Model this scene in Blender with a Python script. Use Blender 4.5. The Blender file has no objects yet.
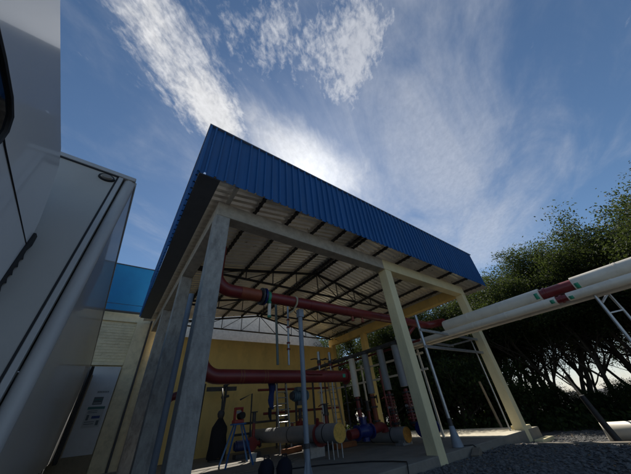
import bpy, bmesh, math, random
from mathutils import Vector, Matrix
R = math.radians
S = bpy.context.scene
C = S.collection
rnd = random.Random(7)

# ------------------------------------------------------------------ camera
W_, H_ = 631.0, 474.0
CAM = Vector((-0.829, -4.2985, 0.8894)); YAW, PIT, ROL, FPX = 0.6803, 0.6296, -0.1074, 246.76
F = Vector((math.sin(YAW)*math.cos(PIT), math.cos(YAW)*math.cos(PIT), math.sin(PIT)))
Rt = Vector((math.cos(YAW), -math.sin(YAW), 0)); Up = Rt.cross(F)
R2 = Rt*math.cos(ROL)+Up*math.sin(ROL); U2 = -Rt*math.sin(ROL)+Up*math.cos(ROL)
cd = bpy.data.cameras.new('camera'); cam = bpy.data.objects.new('camera', cd); C.objects.link(cam)
m = Matrix((R2, U2, -F)).transposed().to_4x4(); m.translation = CAM; cam.matrix_world = m
cd.sensor_fit = 'HORIZONTAL'; cd.sensor_width = 36; cd.lens = FPX/W_*36; cd.clip_start = 0.02; cd.clip_end = 3000
S.camera = cam

# ------------------------------------------------------------------ sky, sun, exposure
SUN_AZ, SUN_EL = 38.0, 46.0
S.view_settings.view_transform = 'Standard'; S.view_settings.look = 'None'
S.view_settings.exposure = 0.12; S.view_settings.gamma = 1; S.view_settings.use_curve_mapping = False
sunv = Vector((math.sin(R(SUN_AZ))*math.cos(R(SUN_EL)), math.cos(R(SUN_AZ))*math.cos(R(SUN_EL)), math.sin(R(SUN_EL))))
sd = bpy.data.lights.new('sun', 'SUN'); so = bpy.data.objects.new('sun', sd); C.objects.link(so)
sd.energy = 5.0; sd.angle = R(0.5); sd.color = (1, .94, .84)
so.rotation_euler = sunv.to_track_quat('Z', 'Y').to_euler()
wd = bpy.data.worlds.new('World'); S.world = wd; wd.use_nodes = True
nt = wd.node_tree; N = nt.nodes; L = nt.links; N.clear()
def nd(t, **k):
    n = N.new(t)
    for a, b in k.items(): setattr(n, a, b)
    return n
def mth(op, a, b=None, c=None, clamp=False):
    n = nd('ShaderNodeMath', operation=op, use_clamp=clamp)
    for i, v in enumerate((a, b, c)):
        if v is None: continue
        if isinstance(v, (int, float)): n.inputs[i].default_value = v
        else: L.new(v, n.inputs[i])
    return n.outputs[0]
sky = nd('ShaderNodeTexSky', sky_type='NISHITA'); sky.sun_disc = False
sky.sun_elevation = R(SUN_EL); sky.sun_rotation = R(SUN_AZ); sky.altitude = 600; sky.air_density = 1.0; sky.dust_density = 0.2; sky.ozone_density = 2.0
tc = nd('ShaderNodeTexCoord'); sp = nd('ShaderNodeSeparateXYZ'); L.new(tc.outputs['Generated'], sp.inputs[0])
zc = mth('MAXIMUM', sp.outputs[2], 0.05)
cu = mth('DIVIDE', sp.outputs[0], zc); cv = mth('DIVIDE', sp.outputs[1], zc)
def plane_noise(ang, sx, sy, scale, det, rough, dist=0.0, off=0.0):
    a = R(ang)
    u = mth('MULTIPLY', mth('ADD', mth('MULTIPLY', cu, math.cos(a)), mth('MULTIPLY', cv, math.sin(a))), sx)
    v = mth('MULTIPLY', mth('ADD', mth('MULTIPLY', cu, -math.sin(a)), mth('MULTIPLY', cv, math.cos(a))), sy)
    cb = nd('ShaderNodeCombineXYZ'); L.new(u, cb.inputs[0]); L.new(v, cb.inputs[1]); cb.inputs[2].default_value = off
    t = nd('ShaderNodeTexNoise'); t.inputs['Scale'].default_value = scale; t.inputs['Detail'].default_value = det
    t.inputs['Roughness'].default_value = rough; t.inputs['Distortion'].default_value = dist
    L.new(cb.outputs[0], t.inputs['Vector']); return t.outputs['Fac']
def blob(ux, vy, ang, ru, rv, p=1.0):
    a = R(ang)
    du = mth('SUBTRACT', cu, ux); dv = mth('SUBTRACT', cv, vy)
    e1 = mth('DIVIDE', mth('ADD', mth('MULTIPLY', du, math.cos(a)), mth('MULTIPLY', dv, math.sin(a))), ru)
    e2 = mth('DIVIDE', mth('ADD', mth('MULTIPLY', du, -math.sin(a)), mth('MULTIPLY', dv, math.cos(a))), rv)
    d = mth('ADD', mth('MULTIPLY', e1, e1), mth('MULTIPLY', e2, e2))
    return mth('POWER', 2.718, mth('MULTIPLY', d, -p))
def smooth(x, lo, hi):
    n = nd('ShaderNodeMapRange', interpolation_type='SMOOTHSTEP')
    n.inputs[1].default_value = lo; n.inputs[2].default_value = hi; L.new(x, n.inputs[0]); return n.outputs[0]
n1 = plane_noise(38, 1.0, 2.2, 6.0, 9, .62, .5, 1.3)
n2 = plane_noise(38, 1.0, 1.4, 34.0, 5, .6, .25, 4.1)
n3 = plane_noise(28, .55, 1.2, 2.0, 9, .58, .7, 7.7)
n4 = plane_noise(75, .8, 1.4, 8.0, 8, .62, .3, 2.2)
n5 = plane_noise(12, .5, 1.3, 5.0, 9, .60, .5, 9.2)
main = mth('ADD', blob(-.13, .47, 41, .32, .13), mth('MULTIPLY', blob(.09, .62, 45, .15, .09), .9))
c_main = smooth(mth('ADD', mth('MULTIPLY', main, 0.60), mth('ADD', mth('MULTIPLY', n1, .85), mth('MULTIPLY', n2, .5))), .82, 1.42)
patch = mth('ADD', mth('ADD', blob(.14, .24, -20, .26, .15), blob(.40, .16, 75, .22, .10)), mth('MULTIPLY', blob(.30, .05, 0, .12, .12), .6))
c_patch = mth('MULTIPLY', smooth(mth('ADD', mth('MULTIPLY', patch, .45), mth('ADD', mth('MULTIPLY', n4, .55), mth('MULTIPLY', n2, .80))), .90, 1.38), .62)
cir = mth('ADD', blob(1.0, .15, 25, 1.1, .5), mth('MULTIPLY', blob(2.1, .55, 15, 1.2, .5), 1.1))
veil = mth('ADD', mth('MULTIPLY', n3, 1.0), mth('MULTIPLY', n5, .30))
c_cir = mth('MULTIPLY', smooth(mth('ADD', mth('MULTIPLY', cir, .27), veil), .66, 1.22), .42)
low = mth('ADD', blob(.42, .60, 15, .38, .15), mth('MULTIPLY', blob(.75, .50, 10, .35, .2), .5))
c_low = mth('MULTIPLY', smooth(mth('ADD', mth('MULTIPLY', low, .8), mth('MULTIPLY', n1, .6)), .45, 1.25), .85)
dt = nd('ShaderNodeVectorMath', operation='DOT_PRODUCT'); L.new(tc.outputs['Generated'], dt.inputs[0]); dt.inputs[1].default_value = sunv
dp = mth('MAXIMUM', dt.outputs['Value'], 0.0)
aur = mth('ADD', mth('MULTIPLY', mth('POWER', dp, 60), 1.4), mth('MULTIPLY', mth('POWER', dp, 12), .35))   # thin-cloud aureole round the sun
cl = mth('MAXIMUM', mth('MAXIMUM', c_main, c_patch), mth('MAXIMUM', c_cir, c_low))
cl = mth('MAXIMUM', cl, mth('MULTIPLY', mth('SUBTRACT', 1.0, smooth(sp.outputs[2], .0, .22)), mth('ADD', .25, mth('MULTIPLY', n5, .6))), clamp=True)
cbright = mth('ADD', mth('ADD', 4.4, mth('MULTIPLY', n2, 3.8)), mth('MULTIPLY', aur, 1.8))
cc = nd('ShaderNodeCombineXYZ')
L.new(cbright, cc.inputs[0]); L.new(mth('MULTIPLY', cbright, 1.01), cc.inputs[1]); L.new(mth('MULTIPLY', cbright, 1.04), cc.inputs[2])
mx = nd('ShaderNodeMix', data_type='RGBA'); hs = nd('ShaderNodeHueSaturation'); hs.inputs['Saturation'].default_value = 1.08; hs.inputs['Hue'].default_value = .497; hs.inputs['Value'].default_value = .84; L.new(sky.outputs[0], hs.inputs['Color']); L.new(cl, mx.inputs[0]); L.new(hs.outputs[0], mx.inputs[6]); L.new(cc.outputs[0], mx.inputs[7])
ac = nd('ShaderNodeCombineXYZ')
for i, k in enumerate((.9, .97, 1.0)): L.new(mth('MULTIPLY', aur, k), ac.inputs[i])
ad = nd('ShaderNodeVectorMath', operation='ADD'); L.new(mx.outputs[2], ad.inputs[0]); L.new(ac.outputs[0], ad.inputs[1])
bg = nd('ShaderNodeBackground'); bg.inputs['Strength'].default_value = 0.105
L.new(ad.outputs[0], bg.inputs['Color']); wo = nd('ShaderNodeOutputWorld'); L.new(bg.outputs[0], wo.inputs[0])

# ------------------------------------------------------------------ materials
def mat(name, col, rough=.6, metal=0.0, var=.15, scale=6.0, bump=0.0, bscale=40.0, dirt=None, dirt_amt=.5, dirt_scale=2.5,
        stretch=(1, 1, 1), coat=0.0, spec=.5, transl=None):
    M = bpy.data.materials.new(name); M.use_nodes = True
    t = M.node_tree; n = t.nodes; l = t.links; b = n['Principled BSDF']
    b.inputs['Roughness'].default_value = rough; b.inputs['Metallic'].default_value = metal
    b.inputs['Specular IOR Level'].default_value = spec; b.inputs['Coat Weight'].default_value = coat
    g = n.new('ShaderNodeNewGeometry'); mp = n.new('ShaderNodeMapping'); l.new(g.outputs['Position'], mp.inputs[0]); mp.inputs['Scale'].default_value = stretch
    tx = n.new('ShaderNodeTexNoise'); tx.inputs['Scale'].default_value = scale; tx.inputs['Detail'].default_value = 6; tx.inputs['Roughness'].default_value = .62
    l.new(mp.outputs[0], tx.inputs['Vector'])
    rp = n.new('ShaderNodeValToRGB'); l.new(tx.outputs['Fac'], rp.inputs[0])
    rp.color_ramp.elements[0].position = .3; rp.color_ramp.elements[1].position = .7
    rp.color_ramp.elements[0].color = (*[c*(1-var) for c in col], 1); rp.color_ramp.elements[1].color = (*[min(1, c*(1+var)) for c in col], 1)
    out = rp.outputs[0]
    if dirt:
        t2 = n.new('ShaderNodeTexNoise'); t2.inputs['Scale'].default_value = dirt_scale; t2.inputs['Detail'].default_value = 9; t2.inputs['Roughness'].default_value = .7
        l.new(mp.outputs[0], t2.inputs['Vector'])
        r2 = n.new('ShaderNodeMapRange'); r2.inputs[1].default_value = .5; r2.inputs[2].default_value = .72; r2.inputs[4].default_value = dirt_amt
        l.new(t2.outputs['Fac'], r2.inputs[0])
        mm = n.new('ShaderNodeMix'); mm.data_type = 'RGBA'; l.new(r2.outputs[0], mm.inputs[0]); l.new(out, mm.inputs[6]); mm.inputs[7].default_value = (*dirt, 1)
        out = mm.outputs[2]
    l.new(out, b.inputs['Base Color'])
    rr = n.new('ShaderNodeMapRange'); rr.inputs[3].default_value = rough*.85; rr.inputs[4].default_value = min(1, rough*1.2)
    l.new(tx.outputs['Fac'], rr.inputs[0]); l.new(rr.outputs[0], b.inputs['Roughness'])
    if bump:
        tb = n.new('ShaderNodeTexNoise'); tb.inputs['Scale'].default_value = bscale; tb.inputs['Detail'].default_value = 5
        l.new(g.outputs['Position'], tb.inputs['Vector'])
        bp = n.new('ShaderNodeBump'); bp.inputs['Strength'].default_value = bump; bp.inputs['Distance'].default_value = .01
        l.new(tb.outputs['Fac'], bp.inputs['Height']); l.new(bp.outputs[0], b.inputs['Normal'])
    if transl:
        tr = n.new('ShaderNodeBsdfTranslucent'); tr.inputs[0].default_value = (*transl[0], 1)
        ms = n.new('ShaderNodeMixShader'); ms.inputs[0].default_value = transl[1]
        l.new(b.outputs[0], ms.inputs[1]); l.new(tr.outputs[0], ms.inputs[2]); l.new(ms.outputs[0], n['Material Output'].inputs[0])
    return M

M_conc = mat('raw concrete', (.36, .35, .32), .85, var=.22, scale=7, bump=.9, bscale=22, dirt=(.15, .14, .13), dirt_amt=.85, dirt_scale=3.2, stretch=(1.6, 1.6, .7))
M_concd = mat('concrete beam', (.42, .38, .31), .85, var=.2, scale=6, bump=.8, bscale=30, dirt=(.2, .18, .15), dirt_amt=.5, dirt_scale=2.5)
M_slab = mat('slab concrete', (.24, .22, .185), .85, var=.18, scale=2.2, bump=.4, bscale=60, dirt=(.17, .15, .13), dirt_amt=.7, dirt_scale=1.6)
M_cream = mat('cream paint', (.80, .70, .42), .65, var=.06, scale=3, bump=.2, bscale=35, dirt=(.45, .40, .25), dirt_amt=.45, dirt_scale=1.6, stretch=(1, 1, .4))
M_yel = mat('yellow paint', (.88, .63, .22), .7, var=.07, scale=2, bump=.2, bscale=30, dirt=(.42, .32, .14), dirt_amt=.5, dirt_scale=1.1, stretch=(1, 1, .5))
M_blue = mat('blue sheet metal', (.015, .10, .29), .42, var=.12, scale=3, stretch=(1, 1, .18), dirt=(.045, .12, .27), dirt_amt=.7, dirt_scale=3.5, spec=.4)
M_blueb = mat('blue painted metal', (.022, .23, .48), .5, var=.06, scale=1.5, dirt=(.02, .15, .40), dirt_amt=.4, spec=.3)
M_roof = mat('white roof sheet', (.90, .88, .83), .28, .62, var=.07, scale=2.5, dirt=(.42, .38, .32), dirt_amt=.45, dirt_scale=1.2, spec=.4, transl=((.7, .66, .58), .09))  # translucency added to brighten the underside; the metal itself passes no light
M_flash = mat('zinc flashing', (.35, .36, .37), .45, .5, var=.1, scale=6)
M_gutter = mat('dark gutter metal', (.07, .075, .085), .5, .2, var=.15, scale=3)
M_steel = mat('dark painted steel', (.065, .063, .065), .55, .2, var=.25, scale=8)
M_galv = mat('galvanised steel', (.42, .44, .46), .38, .75, var=.15, scale=14, dirt=(.22, .22, .22), dirt_amt=.4, dirt_scale=6)
M_gpaint = mat('grey paint', (.25, .29, .34), .45, var=.08, scale=5, dirt=(.14, .15, .17), dirt_amt=.4, dirt_scale=4)
M_red = mat('red oxide pipe paint', (.19, .022, .02), .42, var=.15, scale=4, dirt=(.12, .015, .018), dirt_amt=.6, dirt_scale=3, coat=.1)
M_oran = mat('orange primer', (.26, .06, .025), .5, var=.2, scale=7, dirt=(.2, .04, .02), dirt_amt=.6, dirt_scale=5)
M_vblue = mat('blue valve paint', (.010, .022, .13), .35, var=.15, scale=10)
M_darkb = mat('dark blue flange', (.02, .035, .12), .45, var=.2, scale=10)
M_green = mat('green tape', (.03, .30, .17), .4, var=.1)
M_clad = mat('aluminium cladding', (.80, .73, .60), .45, .08, var=.06, scale=3, dirt=(.45, .36, .26), dirt_amt=.5, dirt_scale=1.3, bump=.1, bscale=6)
M_cladg = mat('grey foil cladding', (.27, .27, .27), .5, .15, var=.1, scale=4, dirt=(.2, .2, .2), dirt_amt=.5, dirt_scale=3)
M_foam = mat('yellow insulation foam', (.70, .42, .09), .95, var=.25, scale=14, bump=1.0, bscale=40, dirt=(.45, .22, .04), dirt_amt=.6, dirt_scale=9)
M_black = mat('black rubber', (.012, .012, .014), .6, var=.2)
M_truck = mat('truck white panel', (.50, .49, .46), .7, var=.03, scale=2, dirt=(.38, .37, .34), dirt_amt=.35, dirt_scale=1.1, spec=.4)
M_truckside = mat('glossy truck side', (.40, .40, .40), .34, var=.03, scale=2, stretch=(1, 1, 1), dirt=(.36, .35, .33), dirt_amt=.35, dirt_scale=2.2, coat=.25)
M_alu = mat('aluminium trim', (.50, .50, .49), .5, .12, var=.08, scale=9, stretch=(1, 1, .3), dirt=(.3, .3, .3), dirt_amt=.35, dirt_scale=5)
M_cab = mat('cab lacquer', (.78, .78, .77), .16, var=.01, coat=.55, spec=.6)
M_glass = mat('tinted glass', (.01, .012, .015), .03, var=0, spec=.8)
M_lens = mat('marker lamp lens', (.25, .22, .18), .15, var=.1, coat=.6)
M_brick = mat('cream block wall', (.76, .67, .45), .85, var=.10, scale=5, bump=.4, bscale=35, dirt=(.33, .29, .18), dirt_amt=.55, dirt_scale=2.4)
M_door = mat('white sliding door', (.50, .52, .54), .35, var=.05, scale=2, dirt=(.33, .33, .31), dirt_amt=.4, dirt_scale=1.5)
M_tan = mat('scuffed tan kick plate', (.26, .22, .15), .8, var=.2, scale=4, dirt=(.08, .06, .04), dirt_amt=.7, dirt_scale=4)
M_rust = mat('worn edge trim', (.36, .30, .21), .6, .3, var=.25, scale=14, dirt=(.15, .10, .05), dirt_amt=.7, dirt_scale=14)
M_paper = mat('paper', (.42, .44, .44), .6, var=.04)
M_ink = mat('dark print', (.10, .12, .13), .6, var=.3, scale=60)
M_inkb = mat('navy print', (.04, .06, .20), .6, var=.1)
M_inkg = mat('green print', (.06, .16, .15), .6, var=.1)
M_tripod = mat('blue stand paint', (.03, .13, .36), .5, var=.15, scale=9)
M_mach = mat('machine red', (.40, .02, .02), .4, var=.1)
M_cloth = mat('dark work clothes', (.014, .014, .018), .95, var=.3, scale=20)
M_jean = mat('dark blue cloth', (.015, .03, .11), .95, var=.3, scale=15)
M_skin = mat('skin', (.26, .15, .10), .6, var=.05)
M_hair = mat('dark hair', (.01, .008, .007), .7, var=.3)
M_bark = mat('bark', (.055, .045, .035), .95, var=.35, scale=9, bump=.8, bscale=25, stretch=(1, 1, .3), dirt=(.13, .11, .085), dirt_amt=.6, dirt_scale=5)
M_wood = mat('weathered timber', (.20, .17, .13), .85, var=.3, scale=6, stretch=(8, 1, 1))
M_brickr = mat('old brick', (.26, .12, .07), .9, var=.3, scale=12)
M_grav = mat('grey gravel stone', (.12, .118, .115), .9, var=.5, scale=25, bump=.6, bscale=60)
M_gnd = mat('gravel ground', (.08, .078, .076), .95, var=.5, scale=18, bump=1.0, bscale=45, dirt=(.035, .035, .03), dirt_amt=.7, dirt_scale=.8)
M_sackc = mat('navy canvas', (.007, .009, .02), .9, var=.3, scale=10)
M_orange = mat('terracotta', (.34, .13, .05), .8, var=.2)

def leafmat(name, c0, c1, tr):
    M = bpy.data.materials.new(name); M.use_nodes = True
    t = M.node_tree; n = t.nodes; l = t.links; b = n['Principled BSDF']
    b.inputs['Roughness'].default_value = .7; b.inputs['Specular IOR Level'].default_value = .25
    g = n.new('ShaderNodeNewGeometry')
    mr = n.new('ShaderNodeMix'); mr.data_type = 'RGBA'; l.new(g.outputs['Random Per Island'], mr.inputs[0])
    mr.inputs[6].default_value = (*c0, 1); mr.inputs[7].default_value = (*c1, 1)
    l.new(mr.outputs[2], b.inputs['Base Color'])
    ts = n.new('ShaderNodeBsdfTranslucent'); ts.inputs[0].default_value = (*tr, 1)
    ms = n.new('ShaderNodeMixShader'); ms.inputs[0].default_value = .35
    l.new(b.outputs[0], ms.inputs[1]); l.new(ts.outputs[0], ms.inputs[2]); l.new(ms.outputs[0], n['Material Output'].inputs[0])
    return M
M_leaf = leafmat('leaf', (.013, .026, .008), (.042, .060, .018), (.09, .12, .025))
M_leafd = leafmat('shrub leaf', (.018, .035, .01), (.045, .07, .02), (.08, .13, .03))

# ------------------------------------------------------------------ mesh helpers
def worldloc(o):
    v = Vector((0, 0, 0))
    while o is not None: v += o.location; o = o.parent
    return v
class MB:
    def __init__(s): s.v = []; s.f = []
    def add(s, vs, fs):
        k = len(s.v); s.v += [Vector(v) for v in vs]; s.f += [tuple(i+k for i in f) for f in fs]; return s
    def box(s, x0, x1, y0, y1, z0, z1, M=None):
        vs = [Vector((x, y, z)) for x in (x0, x1) for y in (y0, y1) for z in (z0, z1)]
        if M is not None: vs = [M @ v for v in vs]
        return s.add(vs, [(0, 1, 3, 2), (4, 6, 7, 5), (0, 4, 5, 1), (2, 3, 7, 6), (0, 2, 6, 4), (1, 5, 7, 3)])
    def bar(s, a, b, w, h, up=(0, 0, 1)):
        a = Vector(a); b = Vector(b); d = (b-a).normalized(); u = Vector(up)
        if abs(d.dot(u)) > .99: u = Vector((1, 0, 0))
        x = d.cross(u).normalized(); y = x.cross(d).normalized()
        vs = [p+x*(i*w/2)+y*(j*h/2) for p in (a, b) for i, j in ((-1, -1), (1, -1), (1, 1), (-1, 1))]
        return s.add(vs, [(3, 2, 1, 0), (4, 5, 6, 7), (0, 1, 5, 4), (1, 2, 6, 5), (2, 3, 7, 6), (3, 0, 4, 7)])
    def tube(s, pts, r, n=16, cap=True):
        pts = [Vector(q) for q in pts]; k = len(pts)
        rs = r if isinstance(r, (list, tuple)) else [r]*k
        T = []
        for i in range(k):
            a = pts[max(i-1, 0)]; b = pts[min(i+1, k-1)]; T.append((b-a).normalized())
        u = Vector((0, 0, 1)) if abs(T[0].z) < .9 else Vector((1, 0, 0))
        x = T[0].cross(u).normalized(); vs = []
        for i in range(k):
            x = (x-T[i]*x.dot(T[i])).normalized(); y = T[i].cross(x)
            for j in range(n):
                a = 2*math.pi*j/n; vs.append(pts[i]+(x*math.cos(a)+y*math.sin(a))*rs[i])
        fs = [(i*n+j, i*n+(j+1) % n, (i+1)*n+(j+1) % n, (i+1)*n+j) for i in range(k-1) for j in range(n)]
        if cap: fs += [tuple(range(n-1, -1, -1)), tuple((k-1)*n+j for j in range(n))]
        return s.add(vs, fs)
    def cyl(s, a, b, r, n=20, r2=None): return s.tube([a, b], [r, r if r2 is None else r2], n)
    def build(s, name, m_, parent=None, smooth=False, bevel=0, solid=0):
        me = bpy.data.meshes.new(name); o = bpy.data.objects.new(name, me); C.objects.link(o)
        off = worldloc(parent) if parent else Vector((0, 0, 0))
        if parent: o.parent = parent; base = off
        else:
            xs = [v.x for v in s.v]; ys = [v.y for v in s.v]; zs = [v.z for v in s.v]
            base = Vector(((min(xs)+max(xs))/2, (min(ys)+max(ys))/2, min(zs))); o.location = base
        me.from_pydata([tuple(v-base) for v in s.v], [], s.f); me.materials.append(m_)
        bm = bmesh.new(); bm.from_mesh(me); bmesh.ops.recalc_face_normals(bm, faces=bm.faces[:]); bm.to_mesh(me); bm.free()
        if smooth:
            me.polygons.foreach_set('use_smooth', [True]*len(me.polygons))
            me.set_sharp_from_angle(angle=R(40))
        if solid:
            q = o.modifiers.new('t', 'SOLIDIFY'); q.thickness = solid
        if bevel:
            q = o.modifiers.new('b', 'BEVEL'); q.width = bevel; q.segments = 2; q.limit_method = 'ANGLE'
        return o
def tag(o, label, cat, group=None):
    o['label'] = label; o['category'] = cat
    if group: o['group'] = group
    return o
def thing(name, loc, label, cat, group=None):
    o = bpy.data.objects.new(name, None); C.objects.link(o); o.location = loc; o.empty_display_size = .2
    return tag(o, label, cat, group)
def struct(o, kind='structure'): o['kind'] = kind; return o
def arc(c, r, a, b, n=10):
    """quarter bend: centre c, from c+a*r to c+b*r"""
    c = Vector(c); a = Vector(a).normalized(); b = Vector(b).normalized()
    return [c+(a*math.cos(t*math.pi/2/n)+b*math.sin(t*math.pi/2/n))*r for t in range(n+1)]

# ------------------------------------------------------------------ ground, slab
def gz(x, y):
    t = min(1, max(0, (x-8.2)/3.0)); return -.18-.20*t*t*(3-2*t)
g = MB(); xs = [-400, -60, -20, -10, -5]+[i*.5 for i in range(-6, 40)]+[25, 40, 100, 400]; ys = [-400, -60, -20]+[i*.5 for i in range(-16, 6)]+[5, 10, 20, 40, 100, 400]
vs = []
for y in ys:
    for x in xs:
        near = -8 < x < 18 and -7 < y < 2
        vs.append((x, y, gz(x, y)+(rnd.uniform(-.012, .012) if near else 0)))
nx = len(xs)
g.add(vs, [(j*nx+i, j*nx+i+1, (j+1)*nx+i+1, (j+1)*nx+i) for j in range(len(ys)-1) for i in range(nx-1)])
struct(g.build('ground', M_gnd))
sl = MB(); sl.box(-.35, 11.5, .006, 9.4, -.6, -.004); struct(sl.build('concrete_slab', M_slab, bevel=.015))
q_ = MB(); q_.box(8.6, 11.45, .012, 9.3, -.10, .0); struct(q_.build('sun_tinted_strip', mat('sun tinted slab', (.62, .56, .42), .8, var=.12, scale=2, bump=.3, dirt=(.36, .31, .23), dirt_amt=.7, dirt_scale=1.3)))  # paler slab band, the sunlit strip's brightness is put into its colour
# gravel stones: nobody could count them
gv = MB(); ico = []
t_ = bmesh.new(); bmesh.ops.create_icosphere(t_, subdivisions=1, radius=1); icv = [v.co.copy() for v in t_.verts]; icf = [tuple(v.index for v in f.verts) for f in t_.faces]; t_.free()
for i in range(11000):
    x = rnd.uniform(3.2, 14.0); y = -abs(rnd.gauss(0, 1.9))-.02
    if y < -6: continue
    r = rnd.uniform(.008, .034)*(1 if rnd.random() > .08 else 1.9)
    sx, sy, sz = r*rnd.uniform(.8, 1.4), r*rnd.uniform(.8, 1.4), r*rnd.uniform(.45, .8)
    a = rnd.uniform(0, 6.28); ca, sa = math.cos(a), math.sin(a)
    gv.add([(x+ca*v.x*sx-sa*v.y*sy, y+sa*v.x*sx+ca*v.y*sy, gz(x, y)+v.z*sz+r*.2) for v in icv], icf)
struct(gv.build('gravel', M_grav), 'stuff')
dl = MB()
for i in range(420):
    x = rnd.uniform(3.2, 14.0); y = -abs(rnd.gauss(0, 2.0))-.02; a = rnd.uniform(0, 6.28); l_ = rnd.uniform(.02, .045); z = gz(x, y)+rnd.uniform(.02, .035)
    u = Vector((math.cos(a), math.sin(a), rnd.uniform(-.3, .3)))*l_; w = Vector((-math.sin(a), math.cos(a), rnd.uniform(-.3, .3)))*l_*.45; c = Vector((x, y, z))
    dl.add([c-u, c+w, c+u, c-w], [(0, 1, 2, 3)])
struct(dl.build('fallen_leaves', mat('dry leaf', (.20, .13, .06), .9, var=.5, scale=30)), 'stuff')

# ------------------------------------------------------------------ canopy building
XM, XR, CW, HB, BH = 5.4, 10.3, .3, 4.6, .371
FX0, FX1, FY, FZ0, FZ1 = -.585, 11.65, -.6, 4.975, 6.6
YE = 9.2
ZE, ZR, XC = 5.03, 5.98, 5.15
bd = thing('canopy_building', (5.15, 0, 0), 'open sided shelter with ribbed blue metal fascia over concrete and cream columns', 'building')
def column(x, y, m_, w=CW):
    b = MB(); b.box(x, x+w, y, y+w, -.3, HB-.002); c = b.build('column', m_, bd, bevel=.014)
    for z in ((2.39, 4.28) if m_ is M_conc else ()): b = MB(); b.box(x-.003, x+w+.003, y-.003, y+w+.003, z, z+.018); b.build('form_joint', m_, c, bevel=.004)
    return c
for y in (0, 3.15, 6.1): column(0, y, M_conc)
column(XM, 0, M_cream)
for y in (0, 6.05): column(XR, y, M_cream if y == 0 else M_yel)
column(XR, 8.95, M_yel); 
b = MB(); b.box(0, XM-.02, 0, CW, HB, HB+BH); b.build('front_beam', M_concd, bd, bevel=.012)
b = MB(); b.box(XM-.018, XR+CW+.003, -.003, CW, HB+.002, HB+BH+.002); b.build('front_beam', M_cream, bd, bevel=.012)
b = MB(); b.box(0, CW, CW+.004, 9.0, HB, HB+BH); b.build('side_beam', M_concd, bd, bevel=.012)
b = MB(); b.box(XR, XR+CW, CW+.004, 9.3, HB, HB+BH); b.build('side_beam', M_yel, bd, bevel=.012)
b = MB(); b.box(.32, XR-.003, 9.07, 9.25, -.3, 4.5); b.build('back_wall', M_yel, bd)
def zroof(x): return ZE+(ZR-ZE)*(1-abs(x-XC)/(XC+.0)) if 0 <= x <= 2*XC else ZE-(abs(x-XC)-XC)*.10
# roof sheets: ribs run down the slope (X), sheets stacked along Y
def profile(u0, u1, pitch, rw, sw, h):
    """trapezoid rib profile along u: list of (u,h)"""
    out = [(u0, 0)]; u = u0+pitch/2
    while u+rw/2+sw < u1:
        out += [(u-rw/2-sw, 0), (u-rw/2, h), (u+rw/2, h), (u+rw/2+sw, 0)]; u += pitch
    out.append((u1, 0)); return out
pr = profile(FY+.03, YE, .19, .03, .045, .05)
for x0, x1 in ((-.42, XC), (XC, FX1+.25)):
    b = MB(); n = 8; vs = []
    for i in range(n+1):
        x = x0+(x1-x0)*i/n
        for (u, h) in pr: vs.append((x, u, zroof(x)+.09+h))
    k = len(pr); b.add(vs, [(i*k+j, i*k+j+1, (i+1)*k+j+1, (i+1)*k+j) for i in range(n) for j in range(k-1)])
    b.build('roof_sheet', M_roof, bd, solid=.0025)
b = MB(); b.bar((XC, FY+.03, ZR+.145), (XC, YE, ZR+.145), .5, .01); b.build('ridge_cap', M_roof, bd)
# purlins (run in Y) with zig-zag cleats like the photo's saw-toothed undersides
pxs = [.95, 2.0, 3.05, 4.1, 5.03, 5.27, 6.2, 7.25, 8.3, 9.35, 10.2, 11.25]
for x in pxs:
    b = MB(); z = zroof(x)+.085
    if x in (5.03, 5.27): z = zroof(5.15)+.06
    b.box(x-.02, x+.02, FY+.035, YE-.05, z-.08, z-.002); b.box(x-.032, x+.032, FY+.035, YE-.05, z-.088, z-.0805)
    y = FY+.1
    while y < YE-.1: b.box(x-.042, x+.042, y, y+.05, z-.102, z-.004); y += .19
    b.build('purlin', M_steel, bd)
# trusses (span X)
def truss(y):
    t = MB(); zb = 5.0
    hx = lambda x: zroof(x)-.06
    xs = [.15, .95, 2.0, 3.05, 4.1, 5.15, 6.2, 7.25, 8.3, 9.35, 10.2]
    for i in range(len(xs)-1):
        for dy in (-.03, .03):
            t.bar((xs[i], y+dy, max(hx(xs[i]), zb+.05)), (xs[i+1], y+dy, max(hx(xs[i+1]), zb+.05)), .02, .07)
    o = t.build('truss', M_steel, bd)
    c = MB()
    for dy in (-.03, .03): c.bar((.15, y+dy, zb), (10.45, y+dy, zb), .02, .05)
    c.build('bottom_chord', M_steel, o)
    for i in range(1, len(xs)-1):
        w = MB(); w.bar((xs[i], y, zb), (xs[i], y, hx(xs[i])), .03, .03); w.build('web', M_steel, o)
    for i in range(1, len(xs)-2):
        w = MB()
        if xs[i+1] <= 5.2: w.bar((xs[i], y, zb), (xs[i+1], y, hx(xs[i+1])), .028, .028)
        else: w.bar((xs[i], y, hx(xs[i])), (xs[i+1], y, zb), .028, .028)
        w.build('web', M_steel, o)
for y in (3.3, 6.25, 9.0): truss(y)
b = MB(); b.bar((.2, -.55, 5.02), (.2, .02, 5.02), .085, .09); b.build('beam_stub', M_concd, bd, bevel=.005)
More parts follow.
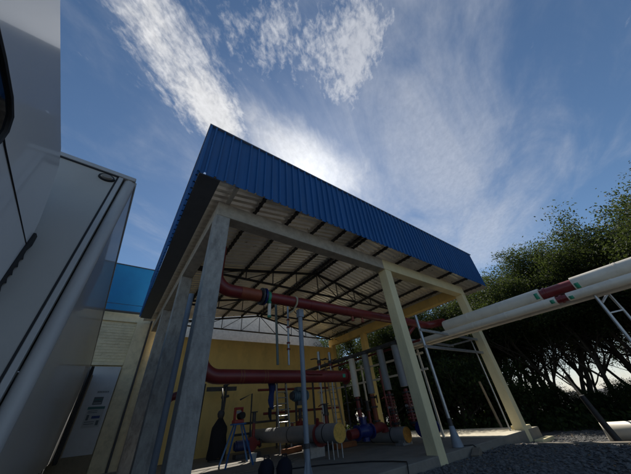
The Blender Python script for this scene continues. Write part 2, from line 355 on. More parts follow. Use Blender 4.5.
# front and side fascia in ribbed blue sheet, cut into panels
def fascia(a, b_, axis, off, z0, z1):
    q = MB(); pf = profile(a, b_, .2, .035, .010, .045); vs = []
    for z in (z0, z1):
        for (u, h) in pf: vs.append((u, off-h, z) if axis == 'x' else (off-h, u, z))
    k = len(pf); q.add(vs, [(j, j+1, k+j+1, k+j) for j in range(k-1)])
    return q.build('fascia_sheet', M_blue, bd, solid=.003)
for i, (a, b_) in enumerate([(FX0, .335), (.29, 3.375), (3.33, 4.515), (4.47, 7.455), (7.41, 9.625), (9.58, FX1)]):
    fascia(a, b_, 'x', FY-(.004 if i % 2 else 0), FZ0-.004*(i % 2), FZ1)
for i, (a, b_) in enumerate([(FY, 2.4), (2.402, 5.4), (5.402, 8.4)]):
    fascia(a, b_, 'y', FX0-(.006 if i % 2 else 0), FZ0, FZ1)
b = MB(); b.box(FX0-.06, FX1+.01, FY-.055, FY+.02, FZ1, FZ1+.025); b.box(FX0-.06, FX0+.03, FY+.021, 8.42, FZ1, FZ1+.025)
b.build('fascia_capping', M_flash, bd)
b = MB(); b.box(FX0-.045, FX0+.004, FY-.045, FY+.004, FZ0-.01, FZ1-.002); b.build('corner_trim', M_blue, bd)
b = MB(); b.box(FX0+.01, -.17, FY+.01, 8.4, 4.96, 4.985); b.box(-.18, -.165, FY+.01, 8.4, 4.986, 5.10); b.box(FX0+.01, FX0+.025, FY+.01, 8.4, 4.986, 5.15)
b.build('gutter', M_gutter, bd)
for x in [i*1.6+.6 for i in range(7)]:
    b = MB(); b.box(x, x+.04, FY+.012, FY+.05, 5.3, FZ1-.01); b.build('fascia_stud', M_steel, bd)
b = MB(); b.box(10.61, 11.0, .02, .5, -.5, .10); b.box(10.61, 11.7, -.25, -.004, -.5, -.27); b.build('column_plinth', M_cream, bd, bevel=.02)

# ------------------------------------------------------------------ red pipes
def flange(a, d, r, t, m_, parent, name='flange', bolts=8):
    a = Vector(a); d = Vector(d).normalized()
    q = MB(); q.cyl(a-d*t/2, a+d*t/2, r, 24)
    u = d.cross(Vector((0, 0, 1)) if abs(d.z) < .9 else Vector((1, 0, 0))).normalized(); w = d.cross(u)
    if bolts:
        for i in range(bolts):
            c = a+(u*math.cos(i*6.283/bolts)+w*math.sin(i*6.283/bolts))*r*.86
            q.cyl(c-d*(t/2+.02), c+d*(t/2+.02), .011, 6)
    return q.build(name, m_, parent, smooth=True)
YP, ZP, RP = .9, 3.34, .14
rp = thing('red_pipe', (2.6, YP, 3.2), 'dark red overhead pipe with blue bolted flange, passing behind the cream middle column', 'pipe')
q = MB(); q.tube([(.42, YP, 4.4)]+[(.42, YP, 3.72)]+arc((.80, YP, ZP+.38), .38, (-1, 0, 0), (0, 0, -1))+[(1.0, YP, ZP)], RP, 24); q.build('elbow', M_red, rp, smooth=True)
q = MB(); q.cyl((1.002, YP, ZP), (1.48, YP, ZP), RP+.004, 24); q.build('primed_joint', M_oran, rp, smooth=True)
flange((1.53, YP, ZP), (1, 0, 0), .205, .035, M_steel, rp); flange((1.60, YP, ZP), (1, 0, 0), .205, .035, M_vblue, rp)
q = MB()
for xw in (2.9, 4.15, 5.6, 7.0): q.cyl((xw, YP, ZP), (xw+.014, YP, ZP), RP-.002, 24)
q.tube([(1.63, YP, ZP), (8.1, YP, ZP)]+arc((8.1, YP-.4, ZP), .4, (0, 1, 0), (1, 0, 0))+[(8.5, .30, ZP-.04)], RP-.008, 24); q.build('pipe_run', M_red, rp, smooth=True)
q = MB(); q.cyl((1.66, YP, ZP), (1.73, YP, ZP), RP+.003, 24); q.build('green_tape', M_green, rp, smooth=True)
q = MB(); q.cyl((2.43, YP, ZP), (2.47, YP, ZP), RP+.006, 24); q.tube([(2.45, YP-.16, ZP+.05), (2.43, YP-.15, ZP-.12), (2.38, YP-.05, ZP-.25), (2.30, YP, ZP-.3)], .018, 8); q.build('strap', mat('beige strap', (.42, .37, .25), .9), rp)
for x in (4.45, 4.85):
    q = MB(); q.cyl((x, YP, ZP-.12), (x, YP, ZP-.23), .035, 12); q.cyl((x, YP, ZP-.23), (x, YP, ZP-.26), .05, 12); q.build('outlet', M_oran, rp, smooth=True)
ZL, YL = 1.81, 2.0
lp = thing('red_pipe', (3, YL, 1.66), 'lower dark red pipe with curved elbow and green taped end before the yellow wall', 'pipe')
q = MB(); q.tube([(.64, YL, 3.0), (.64, YL, 2.26)]+arc((1.08, YL, ZL+.44), .44, (-1, 0, 0), (0, 0, -1))+[(4.82, YL, ZL)], .15, 24); q.build('pipe_run', M_red, lp, smooth=True)
for x in (1.55, 1.62, 2.15, 2.22):
    q = MB(); q.cyl((x, YL, ZL), (x+.03, YL, ZL), .1525, 24); q.build('brown_band', mat('brown band', (.22, .07, .03), .5), lp, smooth=True)
flange((4.84, YL, ZL), (1, 0, 0), .21, .04, M_red, lp)
q = MB(); q.box(4.60, 4.70, YL-.158, YL-.150, ZL-.05, ZL+.04); q.build('green_tape', M_green, lp)
q = MB(); q.tube([(3.35, YL-.15, ZL+.04), (3.4, YL-.2, ZL+.03), (3.8, YL-.2, ZL+.03), (3.85, YL-.15, ZL+.02)], .02, 8); q.build('rail', M_red, lp, smooth=True)

def pole(name, a, b, r, m_, label, cat, foot=None, grp=None, cuff=None):
    t = thing(name, (a[0], a[1], a[2]), label, cat, grp)
    q = MB(); q.cyl(a, b, r, 18); q.build('post', m_, t, smooth=True)
    if foot:
        q = MB(); q.box(a[0]-foot, a[0]+foot, a[1]-foot, a[1]+foot, a[2], a[2]+.015); 
        for i in range(4):
            an = i*math.pi/2+.3; d = Vector((math.cos(an), math.sin(an), 0))
            A = Vector(a); q.add([A+d*r*.9+Vector((0, 0, .015)), A+d*foot*.95+Vector((0, 0, .015)), A+d*r*.9+Vector((0, 0, .28)), A+d*r*.9+Vector((0, 0, .015))+d.cross(Vector((0, 0, 1)))*.008, A+d*foot*.95+Vector((0, 0, .015))+d.cross(Vector((0, 0, 1)))*.008, A+d*r*.9+Vector((0, 0, .28))+d.cross(Vector((0, 0, 1)))*.008], [(0, 1, 2), (5, 4, 3), (0, 3, 4, 1), (1, 4, 5, 2), (2, 5, 3, 0)])
        q.build('base_plate', m_, t)
    if cuff:
        q = MB(); q.cyl((a[0], a[1], cuff[0]), (a[0], a[1], cuff[1]), r+.012, 18); q.build('cuff', M_steel, t, smooth=True)
    return t
t = pole('pipe_support', (2.67, 1.0, 0), (2.67, 1.0, 3.17), .055, M_gpaint, 'tall grey steel post standing in the foreground under the overhead red pipe', 'pipe support', foot=.13, cuff=(.42, .5))
q = MB(); q.box(2.60, 2.74, .93, 1.07, 3.0, 3.20); q.build('cap', M_gpaint, t, bevel=.006)
pole('pipe_support', (-.04, .62, 0), (-.04, .62, 3.0), .045, M_gpaint, 'grey steel post standing just left of the nearest concrete column', 'pipe support', foot=.12, cuff=(.22, .3))
t = pole('pipe_support', (6.66, .24, 0), (6.66, .24, 3.3), .045, M_galv, 'galvanised post with grey flared foot between the two cream columns', 'pipe support', cuff=(.42, .58))
q = MB(); q.cyl((6.66, .24, 0), (6.66, .24, .42), .14, 20, .06); q.build('flared_foot', M_gpaint, t, smooth=True)
for z0, z1, y in ((2.83, 2.79, .20), (2.34, 2.32, .20), (2.83, 2.79, 1.2)):
    q = MB(); q.bar((6.62, y, z0), (XR-.003, y, z1), .05, .08); q.build('cross_arm', M_galv, t, bevel=.004)
q = MB(); q.bar((9.9, .22, 2.76), (9.9, 1.2, 2.76), .05, .05); q.build('tie_arm', M_galv, t)
t = pole('pipe_support', (8.42, -3.68, gz(8.4, -3.7)), (8.42, -3.68, 3.22), .035, M_galv, 'leaning galvanised strut at far right carrying the clad pipes', 'pipe support')
q = MB(); q.tube([(8.55, -3.80, 3.05), (8.75, -3.9, 2.75), (8.78, -3.92, 2.3), (8.8, -3.92, -.3)], .028, 12); q.build('side_post', M_galv, t, smooth=True)
q = MB(); q.bar((8.44, -3.70, 2.55), (8.78, -3.91, 2.80), .05, .03); q.bar((8.44, -3.69, 2.3), (8.78, -3.91, 2.35), .04, .03); q.build('brace', M_galv, t)

# clad pipes that run out over the yard
def tape(x, y, z, r, parent, a0=200, a1=255, w=.09):
    q = MB(); vs = []; k = 8
    for yy in (y, y+w):
        for i in range(k+1):
            a = R(a0+(a1-a0)*i/k); vs.append((x+math.cos(a)*r, yy, z+math.sin(a)*r))
    q.add(vs, [(i, i+1, k+2+i, k+1+i) for i in range(k)]); return q.build('green_tape', M_green, parent, smooth=True, solid=.002)
def clad(x, z, r, y0, y1, label, red=None, seams=True):
    t = thing('clad_pipe', (x, (y0+y1)/2, z-r), label, 'pipe', 'clad pipes leaving the shelter')
    spans = [(y0, y1)] if not red else [(y0, red[0]), (red[1], y1)]
    for a, b_ in spans:
        q = MB(); q.cyl((x, a, z), (x, b_, z), r, 32); o = q.build('cladding', M_clad, t, smooth=True)
        if seams:
            y = a-.9
            while y > b_+.2: q = MB(); q.cyl((x, y-.02, z), (x, y+.02, z), r+.007, 32); q.build('seam_band', M_clad, o, smooth=True); y -= 1.0
    if red:
        q = MB(); q.cyl((x, red[0]+.004, z), (x, red[1]-.004, z), r*.78, 24); q.build('bare_pipe', M_red, t, smooth=True)
        q = MB(); q.cyl((x, red[0]-.14, z), (x, red[0]-.09, z), r*.8+.02, 24); q.build('joint_ring', M_red, t, smooth=True)
        tape(x, red[0]+.04, z, r+.004, t, 165, 215); tape(x, red[1]-.12, z, r+.004, t, 185, 230)
    return t
clad(8.5, 3.15, .19, .32, -9, 'largest cream clad pipe crossing to the right with a bare dark red section', (-2.72, -3.46))
clad(8.30, 2.86, .11, 2.2, -9, 'thin cream clad pipe directly below the largest clad pipe, with a short red gap', (-2.98, -3.22))
clad(8.60, 2.82, .10, 2.0, -9, 'thin cream clad pipe farthest under the bundle, plain along its length')

# ------------------------------------------------------------------ low insulated pipes and risers
def lowpipe(x, z, r, y0, y1, foam, label):
    t = thing('insulated_pipe', (x, y0, 0), label, 'pipe', 'big grey insulated pipes near the floor')
    q = MB(); q.cyl((x, y0, z), (x, y1, z), r, 32); o = q.build('jacket', M_cladg, t, smooth=True)
    for y in (y0+.5, y0+1.4, y0+2.4): q = MB(); q.cyl((x, y, z), (x, y+.03, z), r+.006, 32); q.build('band', M_black, o, smooth=True)
    q = MB(); q.cyl((x, y0-.012, z), (x, y0, z), r*.97, 32); q.build('foam_end', foam, t)
    return t
p1 = lowpipe(4.45, .52, .215, 2.1, 7.6, M_foam, 'grey insulated pipe with round yellow foam end nearest the tall grey post')
flange((4.45, 2.95, .5), (0, 1, 0), .28, .05, M_red, p1)
for y in (2.25, 2.45):
    q = MB(); q.cyl((4.30, y, 0), (4.30, y, .36), .018, 10); q.cyl((4.60, y, 0), (4.60, y, .36), .018, 10); q.build('stand', M_galv, p1, smooth=True)
q = MB(); q.box(4.2, 4.7, 3.15, 3.2, 0, .32); q.box(4.2, 4.7, 3.45, 3.5, 0, .32); q.build('saddle', M_galv, p1)
q = MB(); q.cyl((4.35, 2.95, .66), (4.3, 2.85, .86), .05, 12); q.build('vent_stub', M_red, p1, smooth=True)
p2 = lowpipe(6.97, .24, .20, 1.95, 6.5, mat('orange insulation foam', (.60, .27, .05), .95, var=.25, scale=14, bump=1.0, dirt=(.35, .12, .03), dirt_amt=.6, dirt_scale=9), 'grey insulated pipe with orange foam end beside the cream middle column')
q = MB(); q.box(6.75, 7.2, 2.0, 2.3, 0, .06); q.box(6.8, 6.84, 1.98, 2.2, .0, .12); q.box(7.1, 7.14, 1.98, 2.2, .0, .12); q.build('saddle', M_galv, p2)
LB = ['vertical clad riser farthest back in the row of four', 'vertical clad riser second from the back of the row, orange pipe below',
      'vertical clad riser second from the cream column, stacked valves below', 'vertical clad riser nearest the cream middle column, stacked valves below']
for i, y in enumerate((3.9, 3.12, 2.32, 1.62)):
    t = thing('pipe_riser', (7, y, .4), LB[i], 'pipe', 'clad risers in a row')
    q = MB(); q.cyl((7, y, 1.4+i*.02), (7, y, 2.72), .125, 24); q.build('cladding', M_clad if i == 0 else M_cladg, t, smooth=True)
    q = MB(); q.cyl((7, y, .44), (7, y, 1.4), .06 if i > 1 else .075, 16); q.build('bare_pipe', M_oran if i == 1 else M_red, t, smooth=True)
    if i < 2:
        for z in (.62, 1.02, 1.3): flange((7, y, z), (0, 0, 1), .13, .03, M_steel if z < 1.2 else M_black, t)
        q = MB(); q.cyl((7, y-.2, 1.3), (7, y+.2, 1.3), .03, 10); q.cyl((7, y-.2, 1.12), (7, y-.2, 1.36), .02, 10); q.build('clamp', M_black, t, smooth=True)
    else:
        z = .62
        while z < 1.38: flange((7, y, z), (0, 0, 1), .135, .022, M_red if int(z*100) % 3 else M_steel, t, bolts=8); z += .085
        q = MB(); q.cyl((6.82, y, .95), (7.18, y, .95), .035, 12); q.build('valve_stem', M_galv, t, smooth=True)
    flange((7, y, .52), (0, 0, 1), .15, .05, M_black, t)
pole('conduit', (10.24, .40, 0), (10.24, .40, 2.9), .022, M_galv, 'thin pale conduit running up the inner side of the outer cream column', 'conduit')
for i, (x, y, a, lb) in enumerate(((3.7, 6.3, 0, 'dark pump set on the floor before the yellow wall, left of the ladder'), (5.6, 4.3, 20, 'dark pump set behind the blue valve'), (5.9, 6.6, -10, 'dark pump set against the right part of the yellow wall'), (8.0, 4.6, 5, 'dark pump set behind the clad risers'))):
    t = thing('pump_set', (x, y, 0), lb, 'pump', 'dark pump sets'); t.rotation_euler = (0, 0, R(a))
    q = MB(); q.box(x-.45, x+.45, y-.16, y+.16, 0, .12); q.build('skid', M_steel, t, bevel=.01)
    q = MB(); q.cyl((x-.42, y, .34), (x+.02, y, .34), .15, 20); q.cyl((x+.02, y, .34), (x+.12, y, .34), .05, 12); q.cyl((x-.47, y, .34), (x-.42, y, .34), .12, 20); q.build('motor', M_darkb, t, smooth=True)
    q = MB(); q.cyl((x+.13, y-.09, .34), (x+.13, y+.09, .34), .2, 20); q.cyl((x+.13, y, .34), (x+.45, y, .34), .08, 14); q.cyl((x+.2, y, .4), (x+.2, y, .95), .055, 12); q.build('casing', M_red, t, smooth=True)
    flange((x+.2, y, .95), (0, 0, 1), .11, .03, M_steel, t); flange((x+.46, y, .34), (1, 0, 0), .13, .03, M_steel, t)
    q = MB(); q.cyl((x+.2, y, .97), (x+.2, y, 1.25), .07, 12); q.cyl((x+.2, y, 1.25), (x+.2, y, 1.28), .13, 16); q.build('check_valve', M_steel, t, smooth=True)
hd = thing('pipe_header', (7, 3.5, 2.7), 'dark header pipe joining the tops of the clad risers', 'pipe')
q = MB(); q.cyl((7, 1.3, 2.80), (7, 8.4, 2.80), .075, 16); q.build('pipe_run', M_steel, hd, smooth=True)
for y in (3.9, 3.12, 2.32, 1.62): flange((7, y, 2.76), (0, 0, 1), .16, .05, M_steel, hd)
q = MB(); q.cyl((7.3, 1.3, 2.86), (7.3, 8.0, 2.86), .05, 12); q.cyl((7.55, .9, 2.76), (7.55, 8.0, 2.76), .04, 12); q.build('side_run', M_red, hd, smooth=True)
q = MB(); q.tube([(7, 1.3, 2.8), (7.2, 1.1, 2.95), (7.6, .95, 3.3)], .07, 12); q.build('link', M_red, hd, smooth=True)
# rail frame behind the risers
fr = thing('pipe_rack', (8.9, 4, 0), 'cream steel rail frame standing behind the clad risers', 'rack')
for z in (2.0, 2.55): q = MB(); q.bar((8.6, 1.6, z), (8.6, 8.6, z), .05, .07); q.build('rail', M_clad, fr)
for y in (1.8, 5.0, 8.4): q = MB(); q.bar((8.6, y, 0), (8.6, y, 2.7), .06, .06); q.build('rack_leg', M_clad, fr)
# blue valve with red elbow near pipe two
bv = thing('gate_valve', (5.9, 2.6, .25), 'bright blue gate valve between the two foam ended pipes', 'valve')
q = MB(); q.tube([(5.55, 2.6, .42), (5.68, 2.6, .44), (5.80, 2.6, .44), (5.95, 2.6, .44), (6.1, 2.6, .42)], [.14, .14, .19, .19, .12], 20); q.cyl((5.85, 2.6, .44), (5.85, 2.6, .74), .10, 16); q.cyl((5.85, 2.6, .20), (5.85, 2.6, .44), .12, 16); q.build('valve_body', M_vblue, bv, smooth=True)
flange((5.53, 2.6, .42), (1, 0, 0), .19, .04, M_vblue, bv); flange((6.12, 2.6, .42), (1, 0, 0), .19, .04, M_vblue, bv)
q = MB(); q.tube([(6.14, 2.6, .44), (6.5, 2.6, .47)]+arc((6.6, 2.6, .34), .15, (0, 0, 1), (1, 0, 0), 6), .12, 18); q.build('red_elbow', M_red, bv, smooth=True)
q = MB(); q.cyl((5.2, 2.6, .40), (5.51, 2.6, .42), .12, 18); q.build('red_stub', M_red, bv, smooth=True)
flange((5.85, 2.6, .76), (0, 0, 1), .13, .03, M_vblue, bv)
bv2 = thing('gate_valve', (7.4, 1.3, .1), 'dark blue valve half hidden behind the foot of the cream middle column', 'valve')
q = MB(); q.tube([(6.95, 1.35, .35), (7.15, 1.35, .38), (7.3, 1.35, .38), (7.5, 1.35, .35)], [.12, .18, .18, .12], 20); q.cyl((7.2, 1.35, .38), (7.2, 1.35, .65), .08, 14); q.build('valve_body', M_darkb, bv2, smooth=True)
flange((6.9, 1.35, .36), (1, 0, 0), .19, .04, M_vblue, bv2); flange((7.55, 1.35, .36), (1, 0, 0), .19, .04, M_vblue, bv2)

# hanging things near upper red pipe
t = thing('drop_pipe', (2.0, 1.6, 0), 'thin green grey drop pipe behind the overhead red pipe', 'pipe')
q = MB(); q.cyl((2.35, 1.6, 2.0), (2.28, 1.6, 3.55), .032, 12); q.build('tube', mat('green grey paint', (.14, .17, .15), .5), t, smooth=True)
t = thing('drop_pipe', (2.6, 1.6, 0), 'thin galvanised drop pipe with small red unions in front of the yellow wall', 'pipe')
q = MB(); q.cyl((2.66, 1.6, 2.0), (2.66, 1.6, 3.7), .026, 12); q.build('tube', M_galv, t, smooth=True)
for z in (2.35, 2.5, 2.9, 3.1): q = MB(); q.cyl((2.66, 1.6, z), (2.66, 1.6, z+.04), .045, 10); q.build('union', M_red, t, smooth=True)
t = thing('gauge', (1.75, .88, 2.86), 'pale cylinder with green cap hanging under the overhead red pipe', 'gauge')
q = MB(); q.cyl((1.72, .85, 2.88), (1.72, .85, 3.16), .04, 16); q.build('cylinder', M_clad, t, smooth=True)
M_cap = mat('green cap', (.02, .22, .12), .4)
for z0, z1 in ((3.161, 3.22), (2.83, 2.879)): q = MB(); q.cyl((1.72, .85, z0), (1.72, .85, z1), .045, 16); q.build('cap', M_cap, t, smooth=True)
def stackpipe(x, y, z0, z1, label):
    t = thing('valve_riser', (x, y, 0), label, 'pipe', 'thin galvanised risers with valves')
    q = MB(); q.cyl((x, y, .3), (x, y, z1), .032, 12); q.build('tube', M_galv, t, smooth=True)
    q = MB(); q.cyl((x, y, z0), (x, y, z1-.02), .065, 14); q.build('sleeve', M_galv, t, smooth=True)
    q = MB(); q.cyl((x, y, z0-.12), (x, y, z0), .085, 12); q.tube([(x-.42, y, z0+.02), (x-.2, y, z0+.06), (x+.2, y, z0+.03), (x+.4, y, z0+.1)], .022, 8); q.build('handle', M_steel, t, smooth=True)
    q = MB(); q.cyl((x, y, z0-.2), (x, y, z0-.125), .075, 12); q.cyl((x, y, z0-.8), (x, y, z0-.72), .06, 12); q.build('union', M_red, t, smooth=True)
stackpipe(6.15, 5.0, 2.85, 3.2, 'galvanised riser with sleeve and handle in front of the yellow wall edge')
stackpipe(6.75, 5.0, 2.85, 3.2, 'galvanised riser with sleeve against the dark trees just right of the yellow wall')

# thin pipework on the yellow wall
def thin(name, pts, r, m_, label):
    q = MB(); q.tube(pts, r, 10); return tag(q.build(name, m_, smooth=True), label, 'pipe', 'thin pipework before the yellow wall')
thin('wall_pipe', [(4.6, 7.6, 2.10), (8.6, 7.6, 2.10)], .05, M_red, 'thin red pipe high across the yellow wall just below the large red pipe')
thin('wall_pipe', [(4.9, 7.6, 1.22), (9.2, 7.6, 1.22)], .05, M_red, 'thin red pipe at mid height across the yellow wall')
thin('wall_pipe', [(3.9, 7.4, .95), (6.0, 7.4, .95)], .04, M_steel, 'dark thin pipe left of the red ladder, at middle height')
thin('wall_pipe', [(3.6, 7.4, .62), (6.4, 7.4, .62)], .04, M_steel, 'dark thin pipe left of the ladder, the lowest one')
thin('wall_pipe', [(4.2, 7.3, .3), (4.2, 7.3, 1.95), (3.7, 7.3, 1.75)], .03, M_steel, 'dark bent upright pipe behind the red machine')
thin('wall_pipe', [(7.3, 7.2, .3), (7.3, 7.2, 2.3)], .05, M_steel, 'dark upright pipe in the middle of the yellow wall right of the grey post')
thin('wall_pipe', [(6.3, 7.2, .3), (6.3, 7.2, 2.0)], .05, M_steel, 'dark upright pipe with red valve behind the grey post')
thin('wall_pipe', [(2.3, 7.8, .2), (2.35, 7.8, 2.4)], .045, M_steel, 'dark upright pipe at the left end of the yellow wall')
b = MB(); b.box(2.5, 3.75, 7.95, 8.05, 2.15, 2.30); tag(b.build('wall_bracket', M_steel), 'dark horizontal bracket board near the left of the yellow wall', 'bracket')
q = MB(); q.cyl((3.2, 7.9, .5), (3.3, 7.9, 2.6), .05, 10); q.cyl((3.15, 7.85, 2.3), (3.5, 7.85, 2.5), .06, 10); q.cyl((3.1, 7.85, 1.9), (3.4, 7.85, 1.95), .05, 10)
tag(q.build('cable_post', M_steel, smooth=True), 'dark post with crossed fittings in front of the left of the yellow wall', 'post')
for i, (x, y, z0, z1, lb) in enumerate(((4.9, 6.4, .4, 2.7, 'dark upright pipe just right of the ladder before the yellow wall'), (5.6, 6.9, .3, 2.35, 'dark upright pipe behind the teal grey motor'), (7.9, 7.0, .3, 2.9, 'dark upright pipe at the right edge of the yellow wall'), (6.6, 5.6, .3, 2.2, 'dark upright pipe behind the nearest foam ended pipe'), (7.8, 5.4, .3, 2.4, 'dark upright pipe behind the farthest clad riser'), (8.0, 3.4, .3, 2.3, 'dark upright pipe behind the middle clad risers'), (8.1, 2.0, .3, 2.3, 'dark upright pipe behind the clad riser nearest the column'))):
    q = MB(); q.cyl((x, y, z0-.3), (x, y, z1), .035, 10)
    for zz in (z0+.25, z0+.7, z1-.5): q.cyl((x, y, zz), (x, y, zz+.05), .065, 10)
    q.tube([(x-.22, y, z0+.95), (x-.1, y, z0+1.0), (x+.22, y, z0+1.0)], .02, 8)
    tag(q.build('valve_pipe', M_red if i in (3, 5) else M_steel, smooth=True), lb, 'pipe', 'thin pipework before the yellow wall')
def valve_small(x, y, z, label):
    t = thing('small_valve', (x, y, z-.15), label, 'valve')
    q = MB(); q.cyl((x-.16, y, z), (x+.16, y, z), .10, 14); q.cyl((x, y, z), (x, y, z+.25), .05, 10); q.build('valve_body', M_red, t, smooth=True)
    q = MB(); q.cyl((x, y, z+.25), (x, y, z+.28), .12, 16); q.build('handwheel', M_steel, t, smooth=True)
valve_small(6.1, 6.6, .75, 'small red valve above the insulated pipe, left of the grey post')
valve_small(5.3, 5.9, .55, 'small red valve low by the foot of the ladder')
t = thing('pump_motor', (3.6, 2.9, 1.25), 'teal grey motor body hanging below the lower red pipe beside the grey post', 'motor')
q = MB(); q.cyl((3.3, 2.5, 1.42), (3.75, 2.5, 1.42), .12, 18); q.box(3.4, 3.65, 2.42, 2.58, 1.53, 1.62)
for i in range(6): q.cyl((3.34+i*.07, 2.5, 1.42), (3.36+i*.07, 2.5, 1.42), .135, 18)
q.build('casing', mat('teal grey paint', (.09, .14, .17), .5), t, smooth=True)
q = MB(); q.box(3.42, 3.6, 2.44, 2.56, 1.2, 1.30); q.build('terminal_box', M_steel, t)
q = MB(); q.cyl((3.24, 2.5, 1.42), (3.299, 2.5, 1.42), .09, 14); q.build('fan_cover', M_steel, t, smooth=True)

# ladder
def ladder(x, y, x2, z1, label, m_, n=9):
    t = thing('ladder', (x, y, 0), label, 'ladder')
    for dx in (0, x2):
        q = MB(); q.bar((x+dx, y, 0), (x+dx, y+.35, z1), .035, .07); q.build('rail', m_, t)
    for i in range(n):
        z = .28+i*(z1-.35)/n; yy = y+.35*z/z1
        q = MB(); q.cyl((x+.018, yy, z), (x+x2-.018, yy, z), .016, 8); q.build('rung', m_, t, smooth=True)
ladder(4.62, 5.6, .45, 2.1, 'aluminium ladder standing before the yellow wall behind the insulated pipe', M_galv)
ladder(7.2, 5.6, .42, 3.0, 'thin dark ladder frame at the right edge of the yellow wall', M_rust, 11)

# cloth hanging under the lower red pipe
t = thing('hanging_overalls', (2.5, 2.2, 1.1), 'dark blue overalls hanging from the lower red pipe', 'clothing')
q = MB(); vs = []; rows = 10; cols = 16
for i in range(rows):
    z = 1.72-.58*i/(rows-1); w = .17-.07*(i/(rows-1))+.02*math.sin(i*1.3)
    for j in range(cols):
        a = 2*math.pi*j/cols; rr = 1+.22*math.sin(3*a+i*.5); vs.append((2.48+w*.5*math.cos(a)*rr+.02*math.sin(i*.8), 2.17+.05*math.sin(a)*rr, z))
q.add(vs, [(i*cols+j, i*cols+(j+1) % cols, (i+1)*cols+(j+1) % cols, (i+1)*cols+j) for i in range(rows-1) for j in range(cols)]+[tuple(range(cols)), tuple((rows-1)*cols+j for j in range(cols))[::-1]])
q.build('fabric', M_jean, t, smooth=True)
q = MB(); q.tube([(2.44, 2.15, 1.18), (2.44, 2.15, 1.02), (2.46, 2.13, .92)], [.045, .04, .02], 8); q.build('cuff', M_cloth, t, smooth=True)

# blue stand with red machine
ts = thing('work_stand', (2.65, 4.6, 0), 'blue four legged work stand on the shaded floor left of the pipes', 'stand')
AP = Vector((2.66, 4.65, .93))
for fx, fy, tx, ty in ((2.28, 4.35, -.1, -.08), (3.0, 4.2, .12, -.08), (3.25, 5.2, .12, .08), (2.45, 5.35, -.1, .08)):
    q = MB(); q.bar((fx, fy, 0), (AP.x+tx, AP.y+ty, .92), .035, .035); q.build('leg', M_tripod, ts)
q = MB(); q.box(AP.x-.2, AP.x+.2, AP.y-.13, AP.y+.13, .92, .96); q.build('top_plate', M_tripod, ts, bevel=.006)
tm = thing('threading_machine', (2.66, 4.65, .96), 'red pipe machine with black motor sitting on the blue stand', 'machine')
q = MB(); q.box(2.50, 2.80, 4.55, 4.78, .961, 1.05); q.box(2.52, 2.56, 4.6, 4.74, 1.05, 1.30); q.box(2.74, 2.78, 4.6, 4.74, 1.05, 1.30); q.box(2.52, 2.78, 4.6, 4.74, 1.30, 1.36); q.build('frame', M_mach, tm, bevel=.012)
q = MB(); q.cyl((2.72, 4.48, 1.14), (2.72, 4.75, 1.14), .09, 18); q.build('motor', M_black, tm, smooth=True)
q = MB(); q.box(2.565, 2.735, 4.64, 4.7, 1.2, 1.27); q.build('plate', M_paper, tm)

# wrapped pump head under the wall bracket
t = thing('covered_pump', (2.85, 6.9, 0), 'dark cloth covered upright pump left of the blue stand, pipe rising from its top', 'pump')
q = MB(); rows, cols = 14, 28
for i in range(rows):
    f = i/(rows-1); z = .06+1.12*f; w = (.30-.04*f) if f < .75 else .27-.75*(f-.75)
    for j in range(cols):
        a = 2*math.pi*j/cols; rr = 1+.10*(1-f*.6)*math.sin(5*a+1.4*math.sin(2.2*f*3+a))+.03*math.sin(11*a+f*9)
        q.v.append(Vector((2.85+w*math.cos(a)*rr, 6.9+w*.8*math.sin(a)*rr, z+.03*math.sin(3*a)*(1-f))))
q.f = [(i*cols+j, i*cols+(j+1) % cols, (i+1)*cols+(j+1) % cols, (i+1)*cols+j) for i in range(rows-1) for j in range(cols)]+[tuple((rows-1)*cols+j for j in range(cols))]
q.build('cover', M_cloth, t, smooth=True)
q = MB(); q.tube([(2.85, 6.9, 1.17), (2.85, 6.9, 1.22), (2.85, 6.9, 1.32), (2.85, 6.9, 1.40), (2.85, 6.9, 1.43)], [.06, .11, .13, .10, .04], 16); q.build('motor_head', M_steel, t, smooth=True)
q = MB(); q.tube([(2.85, 6.9, 1.42), (2.86, 6.95, 1.8), (2.92, 7.3, 2.15), (3.0, 7.8, 2.2)], .03, 10); q.build('riser', M_steel, t, smooth=True)
q = MB()
for x in (-.17, .17):
    q.box(2.85+x-.03, 2.85+x+.03, 6.8, 7.0, 0, .2)
q.box(2.6, 3.1, 6.75, 7.05, 0, .04); q.build('base', M_steel, t)

# things on the floor
t = thing('tool_bag', (2.35, 1.4, 0), 'dark navy canvas bag on the floor left of the tall grey post', 'bag', 'navy bags on the floor')
def bag(cx_, cy_, lab):
    t = thing('tool_bag', (cx_, cy_, 0), lab, 'bag', 'navy bags on the floor')
    q = MB(); q.tube([(cx_, cy_, 0), (cx_, cy_, .03), (cx_, cy_, .16), (cx_+.01, cy_, .26), (cx_+.01, cy_, .31)], [.12, .15, .16, .12, .05], 16); q.build('sack', M_sackc, t, smooth=True)
    q = MB(); q.tube([(cx_-.06, cy_, .27), (cx_-.04, cy_, .36), (cx_+.05, cy_, .36), (cx_+.07, cy_, .27)], .012, 8); q.build('strap', M_black, t, smooth=True)
bpy.data.objects.remove(t)
bag(2.18, 1.75, 'dark navy canvas sack on the floor, the left one of the pair'); bag(2.42, 1.45, 'dark navy canvas sack on the floor, the right one beside the grey post')
q = MB(); q.tube([(2.9, 2.4, .01), (3.6, 1.9, .012), (4.0, 1.45, .012), (4.35, 1.0, .012), (4.5, .5, .012), (4.47, .12, .02), (4.3, -.02, -.02), (4.2, -.08, -.14), (3.6, -.5, -.16)], .012, 8)
tag(q.build('cable', M_black, smooth=True), 'black cable trailing over the slab and down its edge', 'cable')
